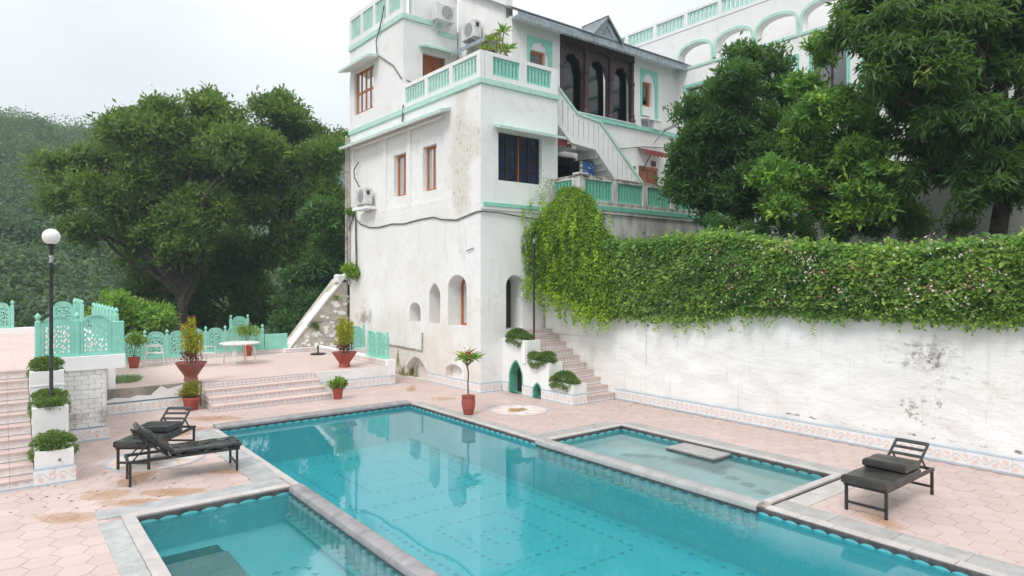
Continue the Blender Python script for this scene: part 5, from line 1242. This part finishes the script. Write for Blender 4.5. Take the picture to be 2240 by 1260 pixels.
P = rng.normal(size=(90, 3)) * np.array([.065, .065, .075]) + np.array([c[0] - .05, c[1] - .05, 1.50]); leaf_obj('flowers', P, rdir(90, .3), rng.uniform(.05, .08, 90), .7, rng.random(90), 'petal_red', t)
# flared bowls with upright two-coloured shrubs
def bowl_plant(c, w_, h, label, stems, top, mat):
    t = thing('potted_shrub', c, label, 'potted plant', 'flared terracotta bowls on the terrace'); pot('bowl', c, w_, h, mat, t); m = MB(); P, D, T_, PR, DR = [], [], [], [], []
    for dx_, dy_, hh in stems:
        b_ = Vector((c[0] + dx_ * .5, c[1] + dy_ * .5, c[2] + h * .9)); e = Vector((c[0] + dx_, c[1] + dy_, c[2] + h + hh)); m.tube([b_, b_.lerp(e, .5) + Vector((jit(.02), jit(.02), 0)), e], [.011, .009, .004], 5)
        for k in range(int(300 * hh)):
            t_ = rnd.random() ** .8; p = b_.lerp(e, .06 + .94 * t_); a = rnd.uniform(0, 6.3); r_ = .13 * (1.1 - .75 * t_) * rnd.random() ** .5
            q = p + Vector((math.cos(a) * r_, math.sin(a) * r_, 0)); d = (math.cos(a), math.sin(a), .9)
            if t_ < .26 or (t_ > .95 and top): PR.append(q); DR.append(d)
            else: P.append(q); D.append(d)
    m.build('stems', 'stem', t)
    leaf_obj('leaves', P, D, rng.uniform(.07, .14, len(P)), .30, rng.random(len(P)), 'leaf_bowl', t, .2); leaf_obj('red_leaves', PR, DR, rng.uniform(.06, .11, len(PR)), .34, rng.random(len(PR)), 'leaf_red', t, .2)
leaf('leaf_bowl', (.13, .15, .018), (.24, .245, .022), (.38, .33, .035))
bowl_plant((4.20, 19.42, .662), .80, .50, 'flared old terracotta bowl with upright red tipped shrub on the ledge beside the steps', [(-.17, 0, 1.05), (.03, .05, 1.22), (.2, -.05, .8), (-.05, -.12, .95), (.1, .14, .7)], True, 'terracotta_old')
bowl_plant((8.85, 19.95, .60), .80, .48, 'flared terracotta bowl with upright golden shrub near the carved kerb fence', [(-.22, 0, .85), (-.05, .05, 1.08), (.15, -.05, .98), (.26, .05, .9), (-.1, -.12, .8), (.02, .18, .95)], False, 'terracotta')
def small_pot(c, w_, h, label, sr, shp, mat, n, size, wr=.4, stem=0):
    t = thing('potted_shrub', c, label, 'potted plant'); pot('pot', c, w_, h, 'terracotta', t)
    if stem: MB().tube([(c[0], c[1], c[2] + h * .9), (c[0] + .02, c[1], c[2] + h + stem * .5), (c[0] + .06, c[1], c[2] + h + stem)], [.014, .01, .006], 6).tube([(c[0], c[1], c[2] + h * .9), (c[0] - .05, c[1], c[2] + h + stem * .6), (c[0] - .12, c[1], c[2] + h + stem)], [.012, .008, .005], 6).build('stems', 'stem', t)
    shrub('foliage', (c[0], c[1], c[2] + h + stem * .8 + sr * (.55 if not stem else .3)), sr, '', '', mat, n, size, wr, t, shp)
    return t
small_pot((4.06, 18.72, 0), .45, .34, 'round yellow shrub in a terracotta pot at the foot of the steps', .25, 1.0, 'leaf_yellow', 900, .09); small_pot((7.72, 17.86, 0), .33, .32, 'small bushy green plant in a terracotta pot at the end of the lowest step', .22, 1.1, 'leaf_pot', 700, .11)
small_pot((3.50, 23.9, .6), .37, .34, 'thin stemmed green shrub in a red pot beside the white chair', .34, .9, 'leaf_pot', 1000, .10, .45, .45); small_pot((7.35, 25.1, .6), .38, .42, 'spreading green shrub in a red pot behind the round table', .42, .6, 'leaf_pot', 800, .10, .45, .40)
c = (12.55, 16.75, 9.36); t = thing('potted_plumeria', c, 'broad leaved plumeria showing above the terrace balustrade corner', 'potted plant'); pot('pot', c, .5, .45, 'terracotta', t); m = MB(); P, D = [], []
for k in range(7):
    a = k * .9; e = (c[0] + .5 * math.cos(a) * (.5 + .5 * (k % 2)) + .1, c[1] + .4 * math.sin(a), c[2] + 1.35 + .22 * (k % 3)); m.tube([(c[0], c[1], c[2] + .4), (c[0] + .5 * (e[0] - c[0]), c[1] + .5 * (e[1] - c[1]), c[2] + .95), e], [.03, .025, .018], 6)
    for q in range(20):
        b_ = q * 2.4 + rnd.random(); P.append(e); D.append((math.cos(b_), math.sin(b_), rnd.uniform(-.2, 1.1)))
m.build('stem', 'bark_pale', t, smooth=True); leaf_obj('leaves', P, D, rng.uniform(.24, .4, len(P)), .24, rng.random(len(P)) * .7 + .3, 'leaf_pot', t, .8, .12)
# trailing ground cover in the planters
def mound(cx, cy, cz, rx, ry, rz_, n, label, group):
    t = thing('trailing_plant', (cx, cy, cz), label, 'plant', group)
    d = rdir(n, .35); rad = rng.random(n) ** .25
    P = np.array([cx, cy, cz]) + d * rad[:, None] * np.array([rx, ry, rz_]); P[:, 2] += .06 * np.sin(P[:, 1] * 9) - .10 * ((np.abs(d[:, 0]) > .6) & (d[:, 2] < .2))
    D = unit(d + rng.normal(size=(n, 3)) * .6 + np.array([0, 0, .2])); leaf_obj('foliage', P, D, rng.uniform(.03, .06, n), .5, rng.random(n), 'leaf_ground', t, .5, nb=d)
    k = n // 55; i = rng.choice(n, k, replace=False); leaf_obj('flowers', P[i] + d[i] * .03, rdir(k, .5), .03, .8, rng.random(k), 'petal_mauve', t, kind='stuff')
for (a, z, nm) in ((13.42, .58, 'lowest'), (14.38, 1.08, 'middle'), (15.42, 1.64, 'top')): mound(12.42, a, z + .04, .34, .52, .19, 5600, f'trailing green plant with mauve flowers in the {nm} box beside the arch stair', 'trailing plants beside the arch stair')
for (a, z, nm, r_) in ((13.72, .58, 'lowest', .40), (14.65, 1.15, 'middle', .36), (15.75, 1.68, 'top', .34)): mound(.80, a, z + .02, r_ * .86, .44, .17, 4500, f'trailing green plant with mauve flowers in the {nm} box beside the narrow terrace stair', 'trailing plants beside the terrace stair')
# self-sown tufts
def tuft(c, r_, n, label, size=.12, mat='leaf_vine', wr=.4):
    t = thing('wild_plant', c, label, 'plant'); MB().tube([(c[0], c[1], c[2] - r_ * .7), c], [.012, .006], 5).build('stem', 'stem', t); shrub('foliage', c, r_, '', '', mat, n, size, wr, t, .75)
tuft((11.28, 24.75, 3.72), .42, 900, 'bright green self sown plant on the wall top at the tower corner', .16); tuft((11.34, 25.0, 6.1), .22, 300, 'small dark wild plant growing by the drain pipe under the air conditioner', .12, 'leaf_glossy'); tuft((10.9, 25.6, 2.6), .22, 250, 'small weed rooted under the cap of the sloping wall', .10); tuft((10.0, 25.45, 1.5), .18, 200, 'thin weed hanging on the face of the sloping wall', .1, 'leaf_ground')
n = 900; p = gz(255, 834, .6); t = thing('grass_patch', (p.x, p.y, .6), 'pale green tuft of grass spreading over the terrace edge by the painted bricks', 'grass'); a = rng.uniform(0, 6.28, n); r_ = rng.random(n) ** .6
leaf_obj('blades', np.stack([p.x + .15 + np.cos(a) * r_ * .42, p.y + np.sin(a) * r_ * .55, np.full(n, .60)], 1), np.stack([np.cos(a) * .6, np.sin(a) * .6, np.ones(n) * .7], 1), rng.uniform(.08, .18, n), .14, rng.random(n), 'leaf_grass', t, .2)
HAZE = 0.0007
# ================================================================== TREES, HEDGE, HILL
def bl(lst, d, jd=1.0): return [(at(x, y, d + jd * math.sin(i * 2.1)), r_ / FPX * d) for i, (x, y, r_) in enumerate(lst)]
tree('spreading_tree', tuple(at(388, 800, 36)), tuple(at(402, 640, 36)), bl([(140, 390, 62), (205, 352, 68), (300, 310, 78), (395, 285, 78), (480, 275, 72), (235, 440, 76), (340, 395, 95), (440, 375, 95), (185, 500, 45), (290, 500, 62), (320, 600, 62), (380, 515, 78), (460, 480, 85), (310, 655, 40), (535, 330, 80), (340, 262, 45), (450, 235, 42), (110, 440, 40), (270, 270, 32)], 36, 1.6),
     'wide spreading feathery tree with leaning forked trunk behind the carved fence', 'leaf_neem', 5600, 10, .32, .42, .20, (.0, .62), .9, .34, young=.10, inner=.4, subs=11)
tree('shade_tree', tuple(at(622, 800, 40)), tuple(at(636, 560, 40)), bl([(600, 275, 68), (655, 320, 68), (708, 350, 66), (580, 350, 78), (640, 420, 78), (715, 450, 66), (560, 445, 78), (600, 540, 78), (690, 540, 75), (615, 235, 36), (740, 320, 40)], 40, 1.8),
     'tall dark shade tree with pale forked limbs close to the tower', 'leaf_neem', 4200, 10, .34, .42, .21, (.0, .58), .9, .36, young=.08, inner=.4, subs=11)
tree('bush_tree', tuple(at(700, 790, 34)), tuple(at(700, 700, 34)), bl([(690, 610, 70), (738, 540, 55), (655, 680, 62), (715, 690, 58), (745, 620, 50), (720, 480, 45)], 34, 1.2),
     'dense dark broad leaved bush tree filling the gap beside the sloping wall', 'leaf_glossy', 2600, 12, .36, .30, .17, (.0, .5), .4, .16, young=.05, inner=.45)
tree('bush_tree', tuple(at(520, 800, 42)), tuple(at(520, 700, 42)), bl([(500, 560, 85), (540, 640, 80), (460, 620, 70), (580, 690, 70), (450, 700, 55), (520, 710, 60), (330, 600, 58), (300, 540, 50), (350, 680, 50), (400, 570, 60), (420, 640, 60)], 42, 1.2),
     'deep shaded bush tree between the two big trunks', 'leaf_neem', 4000, 11, .34, .42, .20, (.0, .35), .6, .16, inner=.4)
tree('yellow_green_bush', tuple(at(285, 790, 30)), tuple(at(290, 720, 30)), bl([(255, 672, 42), (310, 690, 40), (225, 700, 30), (350, 705, 36), (285, 722, 42), (240, 735, 30)], 30, .6),
     'bright yellow green bushes behind the left end of the terrace fence', 'leaf_mid', 1700, 10, .24, .42, .13, (.35, 1.0), .8, .07, cat='bush', inner=.4)
# garden trees behind the hedge
def gnd(x, d, z=2.5): p = at(x, HORY, d); return (p.x, p.y, z)
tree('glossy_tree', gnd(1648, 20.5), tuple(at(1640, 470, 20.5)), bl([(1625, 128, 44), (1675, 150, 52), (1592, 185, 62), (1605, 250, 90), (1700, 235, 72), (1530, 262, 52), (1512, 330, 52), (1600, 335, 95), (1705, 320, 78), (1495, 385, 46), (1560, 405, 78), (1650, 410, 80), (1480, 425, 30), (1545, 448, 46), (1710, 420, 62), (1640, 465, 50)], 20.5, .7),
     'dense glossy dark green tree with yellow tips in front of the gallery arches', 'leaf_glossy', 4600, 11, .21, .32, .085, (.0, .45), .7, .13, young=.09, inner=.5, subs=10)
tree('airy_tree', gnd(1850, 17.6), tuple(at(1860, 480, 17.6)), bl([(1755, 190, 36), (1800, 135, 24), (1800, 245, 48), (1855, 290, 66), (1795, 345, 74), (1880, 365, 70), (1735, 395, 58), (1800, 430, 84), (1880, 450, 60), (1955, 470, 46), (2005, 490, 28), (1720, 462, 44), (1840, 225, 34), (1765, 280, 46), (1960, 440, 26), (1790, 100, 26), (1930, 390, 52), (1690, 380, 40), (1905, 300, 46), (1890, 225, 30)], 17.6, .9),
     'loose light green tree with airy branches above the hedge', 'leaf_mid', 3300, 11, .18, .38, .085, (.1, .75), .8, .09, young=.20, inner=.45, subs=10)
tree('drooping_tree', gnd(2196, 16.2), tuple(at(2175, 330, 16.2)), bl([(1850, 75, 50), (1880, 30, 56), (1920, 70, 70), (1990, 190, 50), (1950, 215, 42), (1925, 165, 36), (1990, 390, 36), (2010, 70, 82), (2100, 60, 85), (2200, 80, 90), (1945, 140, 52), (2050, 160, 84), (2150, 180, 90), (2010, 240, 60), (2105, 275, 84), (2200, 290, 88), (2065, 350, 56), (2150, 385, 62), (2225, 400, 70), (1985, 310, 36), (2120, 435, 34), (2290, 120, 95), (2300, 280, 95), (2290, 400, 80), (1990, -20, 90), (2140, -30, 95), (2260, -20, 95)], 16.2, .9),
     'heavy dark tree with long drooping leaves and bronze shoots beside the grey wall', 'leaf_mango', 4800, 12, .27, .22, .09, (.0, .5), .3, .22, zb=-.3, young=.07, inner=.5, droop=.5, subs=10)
# low greenery behind the hedge
P, D, Tt, O_ = crown_points(bl([(1700, 500, 34), (1760, 505, 34), (1830, 505, 30), (1650, 505, 30), (1900, 505, 28), (2000, 505, 28), (2100, 500, 26), (1570, 498, 30)], 17.5, .3), 700, 10, .08)
t = thing('garden_shrubs', gnd(1760, 17.5), 'low dark garden shrubs behind the flowering hedge', 'shrub'); leaf_obj('foliage', P, D, .12 * rng.uniform(.6, 1.3, len(P)), .4, Tt * .6, 'leaf_glossy', t)
MB().tube([gnd(1760, 17.5), tuple(at(1765, 505, 17.5))], [.03, .01], 6).build('stems', 'stem', t)
# ------------------------------------------------------------------ hedge and hanging vine
def hedge_surface(n, y0, y1, z0f, z1f, xf, thick):
    y = rng.uniform(y0, y1, n); s_ = rng.random(n); z0 = z0f(y); z1 = z1f(y)
    a = s_ * 1.25                                   # 0..1 up the front, then over the top
    fr = np.minimum(a, 1.0); z = z0 + (z1 - z0) * fr
    bc = np.stack([rng.uniform(y0 - .2, y1 + .2, 520), rng.uniform(2.2, 4.7, 520)], 1); br = rng.uniform(.12, .34, 520); bh = rng.uniform(.04, .17, 520); bul = np.zeros(n)
    for (cy_, cz_), r_, h_ in zip(bc, br, bh):
        q = ((y - cy_) ** 2 + (z - cz_) ** 2) / r_ ** 2; bul = np.maximum(bul, h_ * np.clip(1 - q, 0, 1) ** .6)
    bul -= .05
    x = xf(y) - .16 * np.sin(np.pi * fr) - bul
    over = a > 1; x = np.where(over, xf(y) + (a - 1) * 4 * thick, x); z = np.where(over, z1 + bul * .9 - ((a - 1) * 4) ** 2 * .15, z)
    x = x + rng.exponential(.07, n) * np.where(over, .3, 1); z = z - np.where(over, rng.exponential(.08, n), 0) + rng.normal(size=n) * .02
    return np.stack([x, y, z], 1)
def zi(xs, ys): return lambda v: np.interp(v, xs, ys)
hz0 = zi([-2, 3.5, 6, 9, 9.6, 10.5, 12, 13.2, 14], [2.62, 2.62, 2.63, 2.60, 2.42, 2.34, 2.32, 2.40, 2.6]); hz1 = zi([-2, 2, 3.7, 5, 6, 7.5, 8.6, 9.7, 10.8, 12, 13.5], [4.2, 4.2, 4.13, 4.02, 4.06, 4.18, 4.38, 4.54, 4.48, 4.44, 4.5])
t = thing('flowering_hedge', (14.1, 7, 2.6), 'long flowering creeper hedge with pink and white blossom along the retaining wall', 'hedge')
P = hedge_surface(56000, -1.5, 13.6, hz0, hz1, lambda y: 13.86 + 0 * y, .8); n = len(P)
D = unit(rng.normal(size=(n, 3)) * .6 + np.array([-.7, 0, -.35])); cl = .5 + .5 * np.sin(P[:, 1] * 1.7 + 1.3 * np.sin(P[:, 2] * 2)) * np.sin(P[:, 2] * 2.9 + P[:, 1])
leaf_obj('foliage', P, D, rng.uniform(.045, .15, n) * rng.uniform(.7, 1, n), .74, np.clip(.02 + .45 * cl + .5 * rng.random(n) ** 1.5, 0, 1), 'leaf_hedge', t, .5, nb=(-.7, 0, .2))
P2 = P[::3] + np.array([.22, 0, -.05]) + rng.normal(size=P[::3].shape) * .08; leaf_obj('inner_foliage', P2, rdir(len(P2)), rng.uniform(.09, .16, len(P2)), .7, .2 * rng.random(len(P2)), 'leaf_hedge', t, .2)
SP_, SD_, ST_ = [], [], []
for k in range(150):                                       # loose shoots standing out of the hedge
    y = rnd.uniform(-1.2, 13.4); z = float(hz1(y)) if k % 3 else rnd.uniform(2.7, 4.2); b0 = Vector((13.95 + jit(.25), y, z - .05)) if k % 3 else Vector((13.62, y, z))
    L = rnd.uniform(.1, .34); d = Vector((jit(.5) - .2, jit(.6), 1 if k % 3 else jit(.6) - .3)).normalized() if True else None
    for q in range(int(L / .022)):
        p = b0 + d * (q * .022) + Vector((0, 0, -.5 * (q * .022) ** 2)); SP_.append(p); SD_.append((jit(1), jit(1), jit(1) + .3)); ST_.append(.5 + .5 * rnd.random())
for k in range(190):                                       # runners trailing over the wall top
    y = rnd.uniform(-1.2, 12.8); z = float(hz0(y)) + .12; L = rnd.uniform(.08, .30) if k % 7 else rnd.uniform(.3, .55); x0 = 13.78 + jit(.06)
    for q in range(int(L / .02)):
        SP_.append((x0 + .02 * math.sin(q * .6 + k) , y + .03 * math.sin(q * .4 + k * 2), z - q * .02)); SD_.append((jit(1) - .4, jit(1), jit(1) - .4)); ST_.append(.35 + .6 * rnd.random())
leaf_obj('loose_shoots', SP_, SD_, rng.uniform(.05, .10, len(SP_)), .6, np.array(ST_), 'leaf_hedge', t, .4, kind='stuff')
m = MB()
for k in range(60):
    y = -1.2 + k * .245; m.tube([(14.2, y, 2.66), (14.05 + jit(.1), y + jit(.15), 3.2), (13.9 + jit(.1), y + jit(.3), 3.9)], [.012, .009, .005], 5)
m.build('stems', 'stem', t)
fl = [(1565, 545), (1545, 575), (1585, 595), (1610, 580), (1620, 598), (1632, 655), (1720, 537), (1735, 550), (1765, 600), (1800, 597), (1762, 560), (1785, 572), (1800, 655), (1840, 645), (1855, 648), (1910, 620), (1918, 628), (1930, 622), (2005, 620), (1990, 630), (2045, 545), (2045, 630), (2060, 635), (2110, 548), (2120, 612), (2102, 648), (2090, 632), (2165, 640), (2110, 680), (2165, 530), (1690, 660), (1725, 675), (2040, 520), (1590, 625), (1660, 540), (2085, 565), (1870, 590), (1950, 560)]
fl += [(rnd.uniform(1560, 2215), rnd.uniform(530, 680)) for _ in range(12)]
for k, (x, y) in enumerate(fl):
    d = FW * 1 + RT * ((x - 1120) / FPX); s_ = (13.60) / d.x; p = Vector((0, 0, CAMH)) + d * s_ + Vector((0, 0, (HORY - y) / FPX * s_))
    n = rnd.randint(6, 14); Q = rng.normal(size=(n, 3)) * np.array([.05, .10, .08]) + np.array(p)
    leaf_obj('blossom', Q, unit(rng.normal(size=(n, 3)) + np.array([-.8, 0, 0])), rng.uniform(.04, .075, n), .6, np.clip((.1 if k % 3 == 0 else .8) + rng.normal(size=n) * .25, 0, 1), 'petal_pink_f', t, .3)
t = thing('hanging_vine', (13.9, 15, 5.8), 'bright green vine cascading from the balcony corner over the wall', 'vine')
zt = zi([12.9, 13.3, 13.7, 14.2, 14.7, 15.2, 15.6, 16.0], [4.4, 4.75, 5.35, 5.95, 6.25, 6.3, 6.05, 5.7]); zb_ = zi([12.5, 13.2, 14, 14.8, 15.5, 16.0], [2.35, 2.35, 2.5, 2.8, 3.1, 3.3])
Ps, Ds, Ts = [], [], []; m = MB()
for k in range(720):
    y = rnd.uniform(12.75, 15.98); a = float(zt(y)) - .25 * rnd.random() ** 2; b_ = float(zb_(y)) + rnd.choice([0, 0, .1, .4, 1.0, 1.6]) + jit(.12)
    if b_ > a - .4: continue
    z = np.arange(a, b_, -.036); f = (a - z) / (a - b_)
    outb = (.30 + .42 * rnd.random()) * np.sin(np.clip((a - z) / 1.1, 0, 1) * np.pi / 2) * np.interp(y, [12.7, 13.6, 15.4, 16.1], [.35, 1, 1.15, 1.5]) * (1 - .35 * np.clip((a - z - 1.6) / 2.2, 0, 1))
    x = np.where(a > 5.2, 14.12, 13.98) - outb + .03 * np.sin(z * 7 + k); yy = y + .05 * np.sin(z * 3 + k * 1.7) + f * jit(.12)
    x = x - .10 * np.maximum(0, np.sin(yy * 4.1 + z * 2.3)) * np.sin(z * 3.7 + yy); q = np.stack([x, yy, z], 1); Ps.append(q + rng.normal(size=q.shape) * .026); Ds.append(unit(rng.normal(size=q.shape) * .55 + np.array([-.45, 0, -.75]))); Ts.append(np.full(len(z), .15 + .5 * rnd.random() ** 1.5))
    if k % 6 == 0: m.tube([tuple(p) for p in q[::8]], .006, 4)
for k in range(130):                                       # free tendrils below and around the mass
    y = rnd.uniform(12.8, 16.0); zb0 = float(zb_(y)); a = zb0 + rnd.uniform(.2, 3.0) if k % 2 else zb0 + .25; L = rnd.uniform(.25, .75); z = np.arange(a, a - L, -.03); x = 13.93 - rnd.uniform(.30, .72) * np.interp(y, [12.7, 13.6, 16.1], [.5, 1, 1.3]) + .05 * np.sin(z * 5 + k); yy = y + .08 * np.sin(z * 4 + k)
    q = np.stack([x, yy, z], 1); Ps.append(q + rng.normal(size=q.shape) * .02); Ds.append(unit(rng.normal(size=q.shape) * .7 + np.array([-.2, 0, -.5]))); Ts.append(np.full(len(z), .3 + .6 * rnd.random()))
P, D, Tt = np.concatenate(Ps), np.concatenate(Ds), np.concatenate(Ts); n = len(P)
P = np.concatenate([P, P + rng.normal(size=P.shape) * .03]); D = np.concatenate([D, unit(D + rng.normal(size=D.shape) * .6)]); Tt = np.concatenate([Tt, Tt]); n = len(P)
leaf_obj('foliage', P, D, rng.uniform(.06, .125, n), .45, np.clip(Tt + rng.random(n) * .4 - .05, 0, 1), 'leaf_vine', t, .3, nb=(-.9, 0, .3)); m.build('strands', 'stem', t)
Q = np.array([(13.95, 15.95, 6.3), (13.7, 15.9, 5.95), (13.8, 15.7, 6.5)]); P = np.repeat(Q, 60, 0) + rng.normal(size=(180, 3)) * .12; leaf_obj('stray_shoots', P, rdir(180, .3), rng.uniform(.05, .1, 180), .4, rng.random(180), 'leaf_vine', t, kind='stuff')
# ------------------------------------------------------------------ terrain and wooded hill
CX_ = [-2200, -600, -200, 35, 100, 150, 200, 260, 320, 400, 520, 700, 1100, 1600, 2600]; CY_ = [430, 300, 255, 262, 262, 266, 275, 302, 335, 375, 430, 480, 520, 540, 560]
C2X = [-2200, 0, 200, 290, 420, 600, 740, 900, 1300, 2600]; C2Y = [420, 380, 330, 296, 292, 320, 352, 380, 450, 540]
def hz(px, d):
    yc = np.interp(px, CX_, CY_); zc = CAMH + (HORY - yc) / FPX * 165.
    z = np.interp(d, [0, 33, 48, 60, 165, 200, 260], [-1, -1, -1, -1, 0, 0, 0])
    rise = np.clip((d - 55) / 110., 0, 1); z1 = -6.5 + (zc - 10.5 + 6.5) * rise ** .85
    z1 = np.where(d > 165, zc - 10.5 - (d - 165) * .22, z1)
    yc2 = np.interp(px, C2X, C2Y); zc2 = CAMH + (HORY - yc2) / FPX * 430.; z2 = np.where(d > 200, -20 + (zc2 - 5 + 20) * np.clip((d - 200) / 230., 0, 1), -30); z2 = np.where(d > 430, np.maximum(zc2 - 5 - (d - 430) * .12, -15), z2)
    near = np.where(d < 60, -6.5 + 3.0 * np.clip((44 - d) / 12., 0, 1), -99)
    return np.maximum(np.maximum(z1, z2), near)
V, Fc = [], []; na = 180; ds = [1, 14, 24, 32, 38, 46, 55, 62, 70, 80, 92, 105, 118, 130, 142, 154, 165, 178, 195, 230, 270, 320, 380, 430, 480, 560]
for j, d in enumerate(ds):
    for i in range(na):
        th = 2 * math.pi * i / na; vx, vy = math.sin(th) * d, math.cos(th) * d
        dep = vx * FW.x + vy * FW.y; lat = vx * RT.x + vy * RT.y; px_ = 1120 + FPX * lat / max(dep, d * .25)
        V.append((vx, vy, float(hz(px_, d)) if dep > 0 else -3.6))
for j in range(len(ds) - 1):
    for i in range(na): Fc.append((j * na + i, j * na + (i + 1) % na, (j + 1) * na + (i + 1) % na, (j + 1) * na + i))
Fc.append(tuple(range(na - 1, -1, -1)))
te = MB().add(V, Fc).build('hillside', 'hill_soil', smooth=True); tag(te, kind='structure')
def forest(name, n, pxr, dr, rr, quads, qs, label):
    Ps, Ts, Os = [], [], []
    for k in range(n):
        px_ = rnd.uniform(*pxr); d = math.sqrt(rnd.uniform(dr[0] ** 2, dr[1] ** 2)); v = FW * 1 + RT * ((px_ - 1120) / FPX); p = v.normalized() * d
        z = float(hz(px_, d)); r_ = rnd.uniform(*rr) * (1.25 if rnd.random() < .1 else 1); dd = rdir(quads, .5); rad = r_ * (.55 + .5 * rng.random(quads) ** .5)
        ht = rnd.uniform(.7, 1.25)
        q = np.array([p.x, p.y, z + r_ * .5]) + dd * rad[:, None] * np.array([1, 1, ht]); Ps.append(q); Os.append(dd); Ts.append(np.clip(np.full(quads, rnd.random() ** 1.2) + rng.normal(size=quads) * .12, 0, 1))
    P = np.concatenate(Ps); leaf_obj(name, P, rdir(len(P), .1), qs * rng.uniform(.6, 1.3, len(P)), .75, np.concatenate(Ts), 'leaf_far', None, .3, nb=np.concatenate(Os) * 1.5)
    o = bpy.data.objects[name]; tag(o, label, 'forest', kind='stuff')
forest('hillside_forest', 1500, (-260, 560), (60, 176), (1.2, 3.3), 170, .44, 'dense mixed forest covering the near hill')
forest('far_forest', 700, (-200, 1000), (300, 440), (4, 7), 50, 2.4, 'hazy forest on the far ridge')
# ------------------------------------------------------------------ haze over the valley
nt, b, o = start('haze_air'); nt.nodes.remove(b)
vp = nt.nodes.new('ShaderNodeVolumePrincipled'); vp.inputs['Color'].default_value = (.74, .87, 1, 1); vp.inputs['Density'].default_value = HAZE; vp.inputs['Anisotropy'].default_value = .2
nt.links.new(vp.outputs[0], o.inputs['Volume'])
if HAZE: tag(MB().box(-590, 590, -590, 590, -48, 118).build('haze', 'haze_air'), kind='stuff', label='thin pale haze over the valley', cat='haze')
